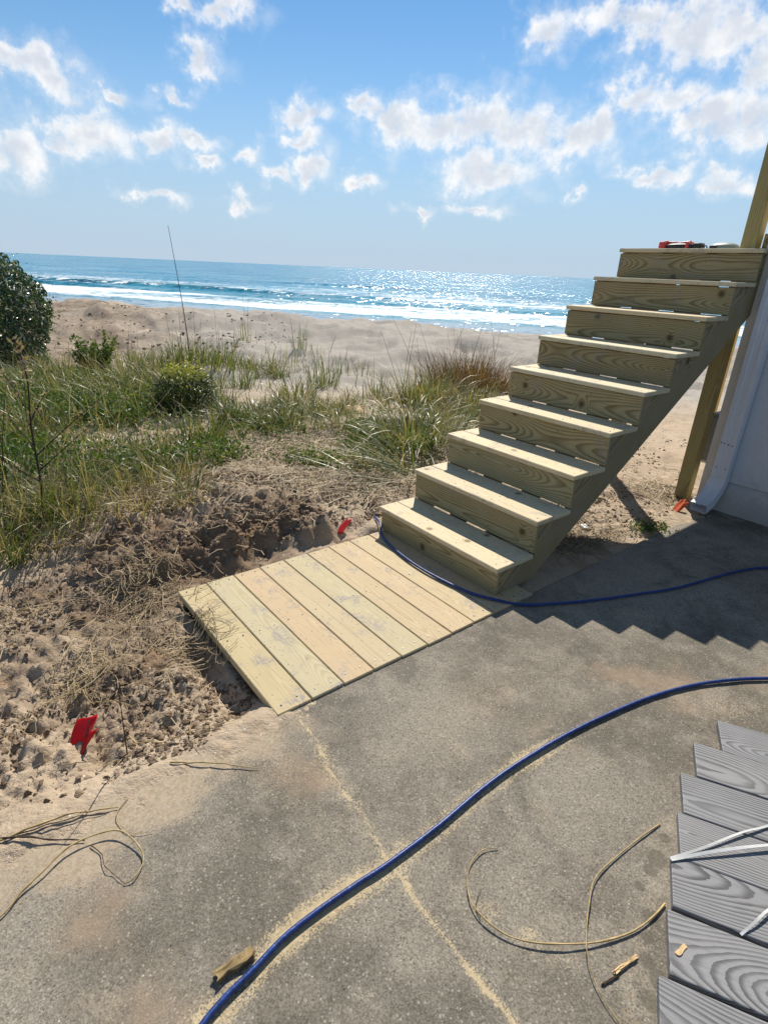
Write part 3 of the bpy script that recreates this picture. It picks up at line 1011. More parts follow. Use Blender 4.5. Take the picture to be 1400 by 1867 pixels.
ub = thing('utility_box', 'grey metal utility box on the hidden side of the house corner', 'utility box', (*to_xy(2.62, HV0), .24), -TH)
obj('case', box_mesh('case', .16, .22, .34, .006, center=(-.085, 0, .17)), M_greybox, ub)
obj('lid', box_mesh('lid', .17, .23, .02, .004, center=(-.086, 0, .351)), M_greybox, ub)
cb = catmull([(-.06, -.02, .01), (-.065, -.03, -.08), (-.05, -.06, -.17), (-.08, -.09, -.27)], 6)
obj('cable', tube_mesh('cable', cb, .006, 6), M_cream, ub)

# ------------------------------------------------------------------ hose
hz = [(x, y, .0115 + (.011 if to_uv(x, y)[1] < .09 and to_uv(x, y)[0] < .25 else 0)) for x, y in HOSE_FAR]
hz[0] = (-.06, 3.24, .03)
hz[1] = (-.022, 3.115, .045)
hz += [(2.55, 2.80, .0115), (2.80, 2.55, .0115), (2.72, 2.15, .0115), (2.35, 1.92, .0115), (1.95, 1.86, .0115)]
hz += [(x, y, .0105) for x, y in HOSE_NEAR]
hp = catmull(hz, 8)
ho = obj('air_hose', tube_mesh('air_hose', hp, .0070, 12), M_hose)
tag(ho, 'blue rubber hose snaking over the concrete and round the lowest step', 'hose')

# ------------------------------------------------------------------ grey composite boards, lower right
GD = np.array([.9253, -.3793])
gang = math.atan2(GD[1], GD[0])
GN = np.array([GD[1], -GD[0]])  # towards the camera side
ends = [(1.239, 1.58), (1.096, 1.464), (.992, 1.337), (.913, 1.188), (.829, 1.047), (.757, .908), (.671, .76)]
blab = ['grey composite board farthest from the camera, its end set back behind the rest', 'grey composite board second from the far side of the layer', 'grey composite board third from the far side, strap lying near its end',
        'grey composite board in the middle, under the tip of the white straps', 'grey composite board with a smear of sawdust, third from the near side', 'grey composite board with a pale wood chip on it', 'grey composite board nearest the camera, cut off by the frame']
for k, (ex, ey) in enumerate(ends):
    # far left corner of each board end at (ex, ey); each is as wide as the space up to the next
    far_ = ex * .3793 + ey * .9253
    nxt = ends[k + 1][0] * .3793 + ends[k + 1][1] * .9253 if k < 6 else far_ - .16
    wd = far_ - nxt - (.0035, .003, .007, .004, .009, .013, .01)[k]
    gm = box_mesh('composite_board', 1.6, wd, .024, .003, 2)
    c = np.array([ex, ey]) + GD * .8 + np.array([-.3793, -.9253]) * wd / 2
    o = obj('composite_board', gm, M_comp, None, (c[0], c[1], .0135 + .0004 * (k % 2)), (0, 0, gang + (.004, -.003, .002, 0, -.004, .003, 0)[k]))
    o.color = (1, 1, 1, 1) if k % 2 else (.95, .95, .96, 1)
    tag(o, blab[k], 'board', 'grey composite boards')


def strap(name, pts, wd, label, th=.0012):
    P = catmull(pts, 6)
    T = np.gradient(P, axis=0)
    T /= np.linalg.norm(T, axis=1)[:, None]
    S = np.stack([-T[:, 1], T[:, 0], np.zeros(len(T))], 1)
    tw = .25 * np.sin(np.arange(len(P)) * .35)[:, None]
    S = S * np.cos(tw) + np.array([0, 0, 1]) * np.sin(tw)
    up = np.array([0, 0, th])
    V = np.concatenate([np.stack([P[i] - S[i] * wd, P[i] + S[i] * wd, P[i] + S[i] * wd + up, P[i] - S[i] * wd + up]) for i in range(len(P))])
    F = []
    for i in range(len(P) - 1):
        for k in range(4):
            F.append((4 * i + k, 4 * i + (k + 1) % 4, 4 * i + 4 + (k + 1) % 4, 4 * i + 4 + k))
    F += [(3, 2, 1, 0), tuple(4 * (len(P) - 1) + k for k in range(4))]
    me = bpy.data.meshes.new(name)
    me.from_pydata(V.tolist(), [], F)
    o = obj(name, me, M_strap)
    return tag(o, label, 'strap', 'white plastic straps')


strap('plastic_strap', [(.824, 1.040, .0268), (.925, 1.070, .031), (1.062, 1.121, .034), (1.16, 1.151, .030), (1.35, 1.22, .027)], .0032, 'upper strand of white strap leading off to the right edge')
strap('plastic_strap', [(.822, 1.034, .0285), (.952, 1.058, .036), (1.119, 1.083, .038), (1.32, 1.10, .030)], .0045, 'wider lower strand of white strap crossing the middle board')
strap('plastic_strap', [(.909, .851, .0268), (.955, .876, .034), (1.011, .909, .036), (1.15, .98, .028)], .0032, 'short end of white strap poking in above the chip')


# ------------------------------------------------------------------ small debris
def lump_mesh(name, sx, sy, sz, seed, taper=0.0, rough_=.18, cuts=3):
    bm = bmesh.new()
    bmesh.ops.create_cube(bm, size=1.0)
    bmesh.ops.subdivide_edges(bm, edges=list(bm.edges), cuts=cuts, use_grid_fill=True)
    rr = random.Random(seed)
    for v in bm.verts:
        t = v.co.x + .5
        k = 1 - taper * t
        v.co = Vector((v.co.x * sx, v.co.y * sy * k, v.co.z * sz * k))
        if abs(v.co.x) > sx * .49:
            v.co.x += rr.uniform(-.1, .06) * sx
        v.co.y += rr.uniform(-1, 1) * sy * rough_ * .5
        v.co.z += rr.uniform(-1, 1) * sz * rough_ * .35
    return bm_mesh(name, bm)


def debris(name, label, cat, me, mat, x, y, z, rz, group=None):
    return tag(obj(name, me, mat, None, (x, y, z), (0, 0, rz)), label, cat, group)


debris('wood_offcut', 'splintered brown wood offcut touching the blue hose', 'wood', lump_mesh('wood_offcut', .085, .022, .018, 4, .15, .35), M_block, -.292, .752, .0095, math.atan2(.048, .063))
debris('wood_chip', 'pale chip of wood lying on a grey board', 'wood chip', lump_mesh('wood_chip', .034, .011, .003, 5, .3, .2), M_chip, .747, .812, .0272, .62)
debris('wood_splinter', 'tan splinter with dark bark on the concrete near the boards', 'splinter', lump_mesh('wood_splinter', .072, .008, .007, 6, .2, .5), M_chip, .612, .789, .0045, .50)
debris('bark_strip', 'thin dark strip of bark beside the tan splinter', 'bark', lump_mesh('bark_strip', .05, .004, .004, 8, .3, .6), M_twig, .566, .757, .003, .42)


def reed(name, pts, rad, mat, label, cat='reed', lift=.0, sides=6, group=None):
    P = catmull([(p[0], p[1], p[2] if len(p) > 2 else 0.0) for p in pts], 7)
    n = len(P)
    t = np.linspace(0, 1, n)
    if len(pts[0]) == 2:
        u_, v_ = to_uv(P[:, 0], P[:, 1])
        hg = np.maximum(height(P[:, 0], P[:, 1]), np.where(v_ > SLAB_V, .0005, -1))
        P[:, 2] = hg + rad + .0015 + lift * np.sin(t * np.pi) ** 2 + .0015 * np.sin(t * 23)
    rr = .8 * rad * (1 - .55 * t) * (1 + .16 * np.sin(t * 37) + .10 * np.sin(t * 91))
    o = obj(name, tube_mesh(name, P, rr, sides), mat)
    return tag(o, label, cat, group)


reed('reed_stem', [(.854, 1.162), (.74, 1.09), (.612, .995), (.565, .918), (.534, .841), (.522, .793), (.528, .734), (.555, .673), (.60, .60)], .0024, M_reed, 'long bent tan reed crossing the curved one by the grey boards', lift=.012)
reed('reed_stem', [(.766, .931), (.72, .896), (.65, .858), (.561, .832), (.479, .822), (.40, .823), (.337, .839), (.289, .874), (.264, .912), (.261, .961), (.276, 1.013), (.315, 1.054), (.359, 1.064)], .0034, M_reed, 'tan reed curled in a wide hook on the concrete', lift=.006)
reed('twig', [(.284, .877), (.275, .90), (.283, .925), (.297, .95)], .0013, M_twig, 'tiny dark twig branching off the hooked reed', 'twig')
reed('reed_stem', [(-.95, .74), (-.879, .83), (-.863, .889), (-.836, .938), (-.802, 1.007), (-.734, 1.05), (-.682, 1.053), (-.621, 1.016), (-.595, .978), (-.601, .935), (-.621, .922)], .0038, M_reed, 'reed arching into a loop at the left edge of the concrete', lift=.012)
reed('twig', [(-.757, 1.02), (-.715, .996), (-.69, .962), (-.66, .945), (-.621, .922)], .0017, M_twig, 'thin wavy dark twig inside the reed loop', 'twig', lift=.006)
reed('reed_stem', [(-1.10, 1.005), (-1.002, 1.018), (-.887, 1.027), (-.778, 1.032)], .0045, M_twig, 'straight dark brown stick from the left edge to the reed loop', 'stick', lift=.004)
reed('reed_stem', [(-1.02, 1.00), (-.931, 1.053), (-.837, 1.106), (-.734, 1.137)], .005, M_reed, 'thick tan reed lying above the straight brown stick', lift=.006)
reed('reed_stem', [(-.99, 1.02), (-.90, 1.06), (-.82, 1.10), (-.76, 1.12)], .0026, M_straw, 'thin straw pressed against the thick tan reed', 'straw', lift=.008)
reed('straw', [(-.643, 1.301), (-.505, 1.304), (-.363, 1.295)], .0034, M_reed, 'short straight golden straw pointing at the platform corner', 'straw', lift=.006)
reed('straw', [(-.72, 1.17), (-.73, 1.12), (-.70, 1.08), (-.66, 1.06), (-.61, 1.065)], .0018, M_reed, 'small curved straw below the short golden straw', 'straw', lift=.004)
reed('reed_stem', [(-1.93, 2.73), (-1.65, 2.64), (-1.4, 2.56), (-1.15, 2.52)], .007, M_reed, 'long pale reed lying across the sand toward the platform', lift=.03)
reed('straw', [(-1.10, 1.60), (-1.17, 1.70), (-1.20, 1.82), (-1.22, 1.95), (-1.22, 2.05)], .0028, M_reed, 'bent straw rising above the red flag', 'straw', lift=.05)
reed('straw', [(-1.17, 1.72), (-1.08, 1.62), (-.98, 1.58), (-.86, 1.60), (-.74, 1.66)], .0030, M_reed, 'straw arching right from the red flag', 'straw', lift=.035)
reed('straw', [(-1.0, 1.60), (-.88, 1.69), (-.80, 1.80), (-.78, 1.92)], .0022, M_reed, 'thin straw curling up toward the platform edge', 'straw', lift=.03)
reed('straw', [(-.86, 1.44), (-.70, 1.40), (-.58, 1.45), (-.45, 1.53)], .0026, M_reed, 'straw running along the trench to the platform corner', 'straw', lift=.02)
# twig standing in the sand whose thin shadow falls on the slab
reed('twig', [(-.803, 1.347, -.02), (-.80, 1.352, .12), (-.792, 1.345, .24), (-.80, 1.35, .335)], .0030, M_twig, 'thin upright dark twig standing in sand right of red flag', 'twig')


def cloth(name, label, cat, mat, loc, rz, sx, sy, seed, tilt, amp=.25):
    n, mm = 9, 12
    rr = np.random.default_rng(seed)
    X, Y = np.meshgrid(np.linspace(-.5, .5, n), np.linspace(0, 1, mm), indexing='ij')
    fold = amp * sx * (np.sin(X * 7 + seed) * .5 + np.sin(X * 13 + Y * 3 + seed * 2) * .25) * (.35 + .65 * Y)
    xx = X * sx * (1 - .22 * np.sin(Y * 2.6 + seed))
    yy = fold + Y * sy * math.cos(tilt)
    zz = Y * sy * math.sin(tilt) + .25 * fold
    V = np.stack([xx, yy, zz], -1).reshape(-1, 3)
    i = np.arange(n - 1)[:, None] * mm
    j = np.arange(mm - 1)[None, :]
    F = np.stack([i + j, i + mm + j, i + mm + j + 1, i + j + 1], -1).reshape(-1, 4)
    o = obj(name, mesh_np(name, V, F), mat, None, loc, (0, 0, rz))
    s_ = o.modifiers.new('solid', 'SOLIDIFY')
    s_.thickness = .0012
    return tag(o, label, cat)


fl = cloth('marker_flag', 'crumpled red plastic marker flag stuck in the sand', 'flag', M_red, (-1.0, 1.40, float(height(-1.0, 1.40)) - .012), R(-28), .078, .100, 2, R(52), .6)
obj('wire_stake', tube_mesh('wire_stake', catmull([(.0, .002, -.05), (.004, .03, .03), (.0, .055, .085)], 4), .0014, 5), M_screw, fl)
cloth('plastic_scrap', 'small red plastic scrap on soil by the platform', 'scrap', M_red, (-.27, 3.02, float(height(-.25, 3.05)) + .004), R(-35), .045, .12, 5, R(28), .5)
cloth('plastic_scrap', 'orange plastic scrap at the foot of the downspout', 'scrap', M_orange, (2.02, 3.61, .004), R(-60), .05, .11, 3, R(38), .7)
cloth('paper_card', 'small white card lying on the sand under the stairs', 'card', M_card, (1.30, 3.27, float(height(1.31, 3.29)) + .006), R(20), .045, .045, 1, R(8), .03)
cloth('yellow_leaf', 'yellow dead leaf curled among the grass left of the stairs', 'leaf', M_chip, (-.36, 5.98, float(height(-.36, 6.0)) + .01), R(20), .16, .12, 4, R(30), .2)

# ------------------------------------------------------------------ tools on the top step
tool = thing('power_tool', 'red and black hand tool lying on the top step', 'tool', (*to_xy(2.33, -.62), DECK_Z + .001), -TH)
bm = bmesh.new()
bmesh.ops.create_uvsphere(bm, u_segments=18, v_segments=10, radius=1)
for v in bm.verts:
    v.co = Vector((math.copysign(abs(v.co.x) ** .7, v.co.x) * .10, math.copysign(abs(v.co.y) ** .7, v.co.y) * .045, math.copysign(abs(v.co.z) ** .7, v.co.z) * .021 + .0215))
obj('body', bm_mesh('body', bm, True), M_black, tool)
obj('nose', box_mesh('nose', .05, .075, .055, .014, 3, (-.125, 0, .0285)), M_dred, tool)
obj('trim_band', box_mesh('trim_band', .022, .098, .052, .009, 2, (.055, 0, .0265)), M_dred, tool)
obj('battery', box_mesh('battery', .055, .08, .044, .012, 3, (.118, 0, .0225)), M_black, tool)
obj('handle', tube_mesh('handle', catmull([(-.12, 0, .055), (-.09, 0, .048), (-.05, 0, .046), (-.02, 0, .043), (.03, 0, .048), (.06, 0, .052)], 5), .008, 8), M_dred, tool)
obj('cable', tube_mesh('cable', catmull([(.14, 0, .02), (.158, 0, .03), (.175, -.01, .022), (.185, -.02, .006)], 5), .004, 6), M_black, tool)
tool2 = thing('power_tool', 'rounded sage green tool lying beside the railing post', 'tool', (*to_xy(2.33, -.335), DECK_Z + .001), -TH)
bm = bmesh.new()
bmesh.ops.create_uvsphere(bm, u_segments=20, v_segments=12, radius=1)
for v in bm.verts:
    v.co = Vector((math.copysign(abs(v.co.x) ** .8, v.co.x) * .092, v.co.y * .06, max(v.co.z, -.35) * .034 + .0125))
obj('housing', bm_mesh('housing', bm, True), M_sage, tool2)
obj('vent', box_mesh('vent', .05, .02, .024, .007, 2, (-.048, -.052, .016)), M_black, tool2)
obj('base_plate', box_mesh('base_plate', .16, .08, .006, .002, 1, (.0, 0, .0032)), M_black, tool2)


# ------------------------------------------------------------------ vegetation
def blades(n, root, az_, lean, length, droop, width, tint_, segs=5, flatten=None):
    """ribbon blades; arrays of length n. Returns V, F, tint."""
    ds = length[:, None] / segs
    t = np.linspace(0, 1, segs + 1)[None, :]
    phi = lean[:, None] + droop[:, None] * t ** 1.4
    dxh = np.sin(phi) * ds
    dzv = np.cos(phi) * ds
    Hh = np.concatenate([np.zeros((n, 1)), np.cumsum(dxh[:, :-1], 1)], 1)
    Zz = np.concatenate([np.zeros((n, 1)), np.cumsum(dzv[:, :-1], 1)], 1)
    if flatten is not None:
        Zz = np.maximum(Zz, flatten)
    cx, sx = np.cos(az_)[:, None], np.sin(az_)[:, None]
    Px = root[:, 0:1] + Hh * cx
    Py = root[:, 1:2] + Hh * sx
    Pz = root[:, 2:3] + Zz
    tw = rng.uniform(-1.2, 1.2, (n, 1)) + rng.uniform(-.8, .8, (n, 1)) * t
    wv = width[:, None] * np.clip(1.05 - t ** 1.6, .04, 1) * .5
    wx = (-sx * np.cos(tw) + cx * np.sin(tw) * .3) * wv
    wy = (cx * np.cos(tw) + sx * np.sin(tw) * .3) * wv
    wz = np.sin(tw) * wv * .6
    A = np.stack([Px - wx, Py - wy, Pz - wz], -1)
    B = np.stack([Px + wx, Py + wy, Pz + wz], -1)
    V = np.stack([A, B], 2).reshape(-1, 3)
    k = (segs + 1) * 2
    b0 = (np.arange(n) * k)[:, None]
    j = (np.arange(segs) * 2)[None, :]
    F = np.stack([b0 + j, b0 + j + 1, b0 + j + 3, b0 + j + 2], -1).reshape(-1, 4)
    T = np.repeat(tint_[:, None] + .10 * t, 2, axis=1)
    return V, F, np.clip(T, 0, 1).ravel()


def clump_arrays(n, cx, cy, rad, lmin, lmax, lean=.25, droop=.8, width=.006, t0=.15, t1=.6, dry=.25, az_bias=None, z=None, sink=.02):
    rr = rad * np.sqrt(rng.random(n))
    th = rng.random(n) * 2 * np.pi
    x = cx + rr * np.cos(th)
    y = cy + rr * np.sin(th)
    zz = height(x, y) - sink if z is None else np.full(n, z)
    a = th + rng.normal(0, .7, n)
    if az_bias is not None:
        a = az_bias[0] + rng.normal(0, az_bias[1], n)
    L = rng.uniform(lmin, lmax, n) * rng.uniform(.75, 1.1, n)
    ln = np.abs(rng.normal(lean, .18, n)) * (.4 + .9 * rr / max(rad, .01))
    dr = rng.uniform(.3, 1.3, n) * droop
    ti = np.where(rng.random(n) < dry, rng.uniform(.75, 1, n), rng.uniform(t0, t1, n))
    wd = rng.uniform(.6, 1.3, n) * width
    return blades(n, np.stack([x, y, zz], 1), a, ln, L, dr, wd, ti)


def clump(name, label, cx, cy, n, rad, lmin, lmax, mat=M_grass, cat='grass clump', group='grass clumps on the dune', stalks=0, stalk_h=.9, stalk_lean=.25, **kw):
    V, F, T = clump_arrays(n, cx, cy, rad, lmin, lmax, **kw)
    base = np.array([cx, cy, float(height(cx, cy))])
    root = thing(name, label, cat, tuple(base), 0, group)
    o = obj('blades', mesh_np('blades', V - base, F, {'tint': T}, True), mat, root)
    o['kind'] = 'stuff'
    for _ in range(stalks):
        a = rng.random() * 2 * np.pi
        h_ = stalk_h * rng.uniform(.7, 1.1)
        l_ = rng.uniform(.3, 1.2) * stalk_lean
        p0 = np.array([rng.normal(0, rad * .35), rng.normal(0, rad * .35), -.02])
        pts = [p0 + np.array([math.cos(a) * l_ * h_ * t * (.6 + .4 * t), math.sin(a) * l_ * h_ * t * (.6 + .4 * t), h_ * t]) for t in (0, .33, .66, 1)]
        obj('stalk', tube_mesh('stalk', catmull(pts, 4), np.linspace(.0035, .0012, 13), 5), M_twig, root)
    return root


clump('grass_clump', 'small upright green tuft standing alone high on the open sand', -1.91, 11.97, 30, .16, .35, .70, lean=.12, droop=.4, width=.016, dry=.2)
clump('grass_clump', 'sparse thin tuft with tall stalks high on the sand, left of centre', -3.08, 12.19, 18, .14, .3, .7, lean=.08, droop=.25, width=.015, dry=.4, stalks=2, stalk_h=1.0, stalk_lean=.06)
clump('grass_clump', 'dense upright green clump in the middle of the bare sand', -.93, 7.96, 90, .24, .28, .60, lean=.2, droop=.6, width=.013, dry=.2, stalks=2, stalk_h=.65)
clump('grass_clump', 'clump with drooping pale old leaves below the dense upright one', -1.10, 6.75, 120, .24, .28, .55, lean=.4, droop=1.6, width=.013, dry=.5)
clump('grass_clump', 'thin scattered tuft on sand above the drooping clump', -1.95, 10.04, 30, .35, .25, .5, lean=.15, droop=.4, width=.013, dry=.25)
clump('grass_clump', 'small neat green tuft on sand left of the large arching clump', -.16, 7.18, 45, .14, .25, .52, lean=.22, droop=.5, width=.012, dry=.1)
clump('grass_clump', 'large arching green clump beside the lower steps', .25, 4.85, 380, .40, .40, .78, lean=.65, droop=1.7, width=.011, dry=.35, stalks=4, stalk_h=.9, stalk_lean=.9)
clump('grass_clump', 'tall mixed green and brown clump behind the large arching one', .42, 6.9, 230, .40, .35, .72, lean=.4, droop=1.1, width=.013, dry=.5, stalks=4, stalk_h=1.0, stalk_lean=.6)
clump('dead_grass_clump', 'brown dead bushy clump with bare twigs next to the stairs', 1.16, 8.3, 1500, .66, .35, .82, M_brown, 'grass clump', lean=.5, droop=.8, width=.010, t0=0, t1=.5, dry=.2, stalks=9, stalk_h=1.1, stalk_lean=.3)
clump('grass_clump', 'tall grass clump directly behind the small yellow green shrub', -3.4, 9.4, 230, .45, .28, .62, lean=.3, droop=.7, width=.015, dry=.22, stalks=5, stalk_h=.95, stalk_lean=.1)
clump('grass_clump', 'tall grass clump at the right end of the row behind the small shrub', -2.75, 9.2, 150, .36, .28, .6, lean=.3, droop=.6, width=.015, dry=.28, stalks=3, stalk_h=.9, stalk_lean=.1)
clump('grass_clump', 'tall grass clump at the left end of the row behind the small shrub', -3.9, 9.0, 150, .40, .25, .5, lean=.3, droop=.8, width=.015, dry=.28, stalks=3, stalk_h=.8, stalk_lean=.2)
clump('grass_clump', 'leafy green clump right of the small yellow green shrub', -1.32, 5.45, 260, .36, .18, .40, lean=.6, droop=1.6, width=.017, t0=.0, t1=.4, dry=.15)
clump('grass_clump', 'low green clump between the leafy clump and the arching clump', -.95, 5.2, 150, .30, .15, .32, lean=.6, droop=1.5, width=.014, t0=.05, t1=.45, dry=.25)
clump('grass_clump', 'tall near grass clump at the left edge of the picture', -2.22, 2.98, 130, .28, .40, .85, lean=.35, droop=1.2, width=.009, dry=.35, stalks=3, stalk_h=.9, stalk_lean=.3)
clump('grass_clump', 'near grass clump just right of the tall one at the edge', -1.88, 3.15, 170, .26, .25, .52, lean=.6, droop=1.5, width=.008, dry=.5)
clump('grass_clump', 'small tufted clump with rusty leaves on the dug soil bank', -1.22, 3.22, 70, .08, .16, .36, M_grass, lean=.6, droop=1.5, width=.008, dry=.5)
clump('grass_clump', 'clump of long pale blades in the left mass of grass', -2.75, 5.7, 220, .42, .30, .62, lean=.5, droop=1.5, width=.013, dry=.4)
clump('grass_clump', 'broad green clump left of the small yellow green shrub', -2.65, 6.5, 240, .45, .30, .58, lean=.45, droop=1.3, width=.014, dry=.22)
clump('grass_clump', 'low tan and green clump below the yellow dead leaf', -.25, 5.3, 170, .32, .18, .38, lean=.7, droop=1.5, width=.011, dry=.5)
clump('grass_clump', 'flattened bundle of grass lying left of the lowest step', .10, 4.05, 260, .34, .40, .75, lean=1.25, droop=.5, width=.009, dry=.42, az_bias=(3.3, .5))
clump('grass_clump', 'low brown tuft beside the middle steps', .95, 6.4, 150, .36, .22, .45, M_brown, lean=.5, droop=1.0, width=.011, dry=.5)


def in_poly(x, y, poly):
    ins = np.zeros(np.shape(x), bool)
    n = len(poly)
    for i in range(n):
        x1, y1 = poly[i]
        x2, y2 = poly[(i + 1) % n]
        c = ((y1 > y) != (y2 > y)) & (x < (x2 - x1) * (y - y1) / (y2 - y1 + 1e-12) + x1)
        ins ^= c
    return ins


def scatter(poly, n, thin=None):
    P = np.array(poly)
    out = []
    got = 0
    while got < n:
        x = rng.uniform(P[:, 0].min(), P[:, 0].max(), n)
        y = rng.uniform(P[:, 1].min(), P[:, 1].max(), n)
        k = in_poly(x, y, poly)
        if thin is not None:
            k &= rng.random(n) < thin(x, y)
        out.append(np.stack([x[k], y[k]], 1))
        got += int(k.sum())
    return np.concatenate(out)[:n]


MASS = [(-5.6, 6.3), (-4.6, 7.6), (-3.4, 8.2), (-2.3, 7.4), (-1.7, 6.0), (-1.35, 4.9), (-1.5, 3.9), (-1.75, 3.3), (-1.6, 2.7), (-2.2, 2.45), (-2.9, 2.7), (-3.8, 3.6), (-5.2, 5.2)]


def stuff_blades(name, label, cat, pts, lmin, lmax, lean, droop, width, t0, t1, dry, mat, sink=.015):
    n = len(pts)
    z = height(pts[:, 0], pts[:, 1]) - sink
    ti = np.where(rng.random(n) < dry, rng.uniform(.75, 1, n), rng.uniform(t0, t1, n))
    dist = np.hypot(pts[:, 0], pts[:, 1])
    V, F, T = blades(n, np.column_stack([pts, z]), rng.random(n) * 2 * np.pi, np.abs(rng.normal(lean, .25, n)), rng.uniform(lmin, lmax, n), rng.uniform(.3, 1.2, n) * droop, width * rng.uniform(.6, 1.3, n) * (.7 + dist * .08), ti, 4)
    o = obj(name, mesh_np(name, V, F, {'tint': T}), mat)
    return tag(o, label, cat, kind='stuff')


patch = lambda f, s, lo, hi: (lambda x, y: .06 + .94 * sstep(vnoise(x * f, y * f, s), lo, hi))
stuff_blades('grass', 'tangled green grass covering the left of the dune', 'grass', scatter(MASS, 11000, lambda x, y: patch(1.5, 201, -.12, .12)(x, y) * (np.hypot(x + 2.0, y - 5.3) > .38)), .10, .36, .55, 1.6, .0078, .05, .5, .28, M_grass)
stuff_blades('dead_stalks', 'dry tan stalks standing through the grass', 'grass', scatter(MASS + [], 700, patch(1.6, 241, -.1, .2)), .30, .72, .35, .8, .0062, .8, 1.0, 1.0, M_grass)
MID = [(-1.6, 6.2), (-.6, 7.0), (.6, 7.4), (1.3, 6.6), (.9, 5.2), (.3, 4.1), (-.5, 3.9), (-1.2, 4.2), (-1.4, 5.0)]
stuff_blades('sparse_grass', 'low sparse grass between the clumps left of the stairs', 'grass', scatter(MID, 3200, patch(1.5, 203, -.1, .2)), .08, .28, .7, 1.4, .007, .1, .55, .45, M_grass)
OPEN = [(-4.3, 11.5), (-1.2, 12.2), (-.2, 9.5), (-.6, 7.4), (-1.6, 6.8), (-2.6, 8.2)]
stuff_blades('dune_sprigs', 'thin grass sprigs dotted over the open sand', 'grass', scatter(OPEN, 420, patch(1.2, 205, .05, .3)), .12, .42, .3, .6, .008, .1, .5, .3, M_grass)


def tufts(poly, k, per, lmin, lmax, width, dry, thin=None, t0=.05, t1=.6, rad=.10):
    cs = scatter(poly, k, thin)
    out = []
    for cx, cy in cs:
        f = rng.uniform(.6, 1.25)
        out.append(clump_arrays(int(per * rng.uniform(.5, 1.4)), cx, cy, rad * f, lmin * f, lmax * f, lean=rng.uniform(.25, .6), droop=rng.uniform(.8, 1.8), width=width * (.75 + .05 * math.hypot(cx, cy)), dry=float(np.clip(dry + rng.normal(0, .2), .02, .9)), t0=t0, t1=t1))
    off = 0
    Vs, Fs, Ts = [], [], []
    for V, F, T in out:
        Vs.append(V)
        Fs.append(F + off)
        Ts.append(T)
        off += len(V)
    return np.concatenate(Vs), np.concatenate(Fs), np.concatenate(Ts)


clear = lambda x, y: (np.hypot(x + 2.0, y - 5.3) > .36) * 1.0
V, F, T = tufts(MASS, 130, 46, .22, .52, .010, .28, lambda x, y: clear(x, y) * patch(1.4, 231, -.15, .1)(x, y))
tag(obj('tall_grass', mesh_np('tall_grass', V, F, {'tint': T}), M_grass), 'taller grass tufts growing through the left green mass', 'grass', kind='stuff')
MIDW = [(-1.7, 6.4), (-1.2, 7.1), (-.5, 7.4), (.3, 8.0), (1.4, 8.0), (1.2, 6.6), (.85, 5.2), (.3, 4.2), (-.5, 3.95), (-1.2, 4.25), (-1.45, 5.0)]
V, F, T = tufts(MIDW, 95, 36, .15, .40, .010, .5, lambda x, y: np.where(y > 5.7, 1.0, .22) * patch(1.3, 233, -.12, .12)(x, y))
tag(obj('mixed_grass', mesh_np('mixed_grass', V, F, {'tint': T}), M_grass), 'mixed green and tan tufts between the clumps left of the stairs', 'grass', kind='stuff')
DRYP = [(-2.5, 2.6), (-1.6, 2.6), (-1.15, 3.1), (-1.3, 3.7), (-1.9, 3.6), (-2.6, 3.3)]
V, F, T = tufts(DRYP, 60, 30, .14, .36, .008, .75)
tag(obj('dry_grass', mesh_np('dry_grass', V, F, {'tint': T}), M_grass), 'dry tan grass at the near edge of the left green mass', 'grass', kind='stuff')
BACK = [(-4.6, 8.0), (-4.2, 9.8), (-2.6, 10.2), (-1.6, 9.0), (-1.9, 7.4), (-3.2, 7.4)]
V, F, T = tufts(BACK, 48, 32, .20, .48, .010, .30, patch(1.1, 235, -.05, .15))
tag(obj('back_grass', mesh_np('back_grass', V, F, {'tint': T}), M_grass), 'grass tufts on the rising sand behind the small shrub', 'grass', kind='stuff')


def stuff_leaves(name, label, cat, pts, hmin, hmax, size, t0, t1, dry, mat):
    n = len(pts)
    z = height(pts[:, 0], pts[:, 1]) + rng.uniform(hmin, hmax, n)
    C = np.column_stack([pts, z])
    return leaf_cloud(name, C, size, t0, t1, dry, mat, label, cat)


def leaf_arrays(C, size, t0, t1, dry, up=.5, normals=None):
    n = len(C)
    d = rng.normal(0, 1, (n, 3))
    if normals is not None:
        d = d * .55 + normals
    d[:, 2] += up
    d /= np.linalg.norm(d, axis=1)[:, None]
    a = np.cross(d, rng.normal(0, 1, (n, 3)))
    a /= np.linalg.norm(a, axis=1)[:, None] + 1e-9
    b = np.cross(d, a)
    L = size * rng.uniform(.6, 1.35, n)[:, None]
    W = L * rng.uniform(.35, .6, n)[:, None]
    base = C - a * L * .5
    tip = C + a * L * .5 - d * L * .12
    l_ = C + b * W * .5 + d * W * .18
    r_ = C - b * W * .5 + d * W * .18
    V = np.stack([base, l_, tip, r_], 1).reshape(-1, 3)
    F = (np.arange(n) * 4)[:, None] + np.array([0, 1, 2, 3])[None, :]
    T = np.where(rng.random(n) < dry, rng.uniform(.7, 1, n), rng.uniform(t0, t1, n))
    return V, F, np.repeat(T, 4)


def leaf_cloud(name, C, size, t0, t1, dry, mat, label=None, cat=None):
    V, F, T = leaf_arrays(C, size, t0, t1, dry)
    o = obj(name, mesh_np(name, V, F, {'tint': T}, False), mat)
    return tag(o, label, cat, kind='stuff')


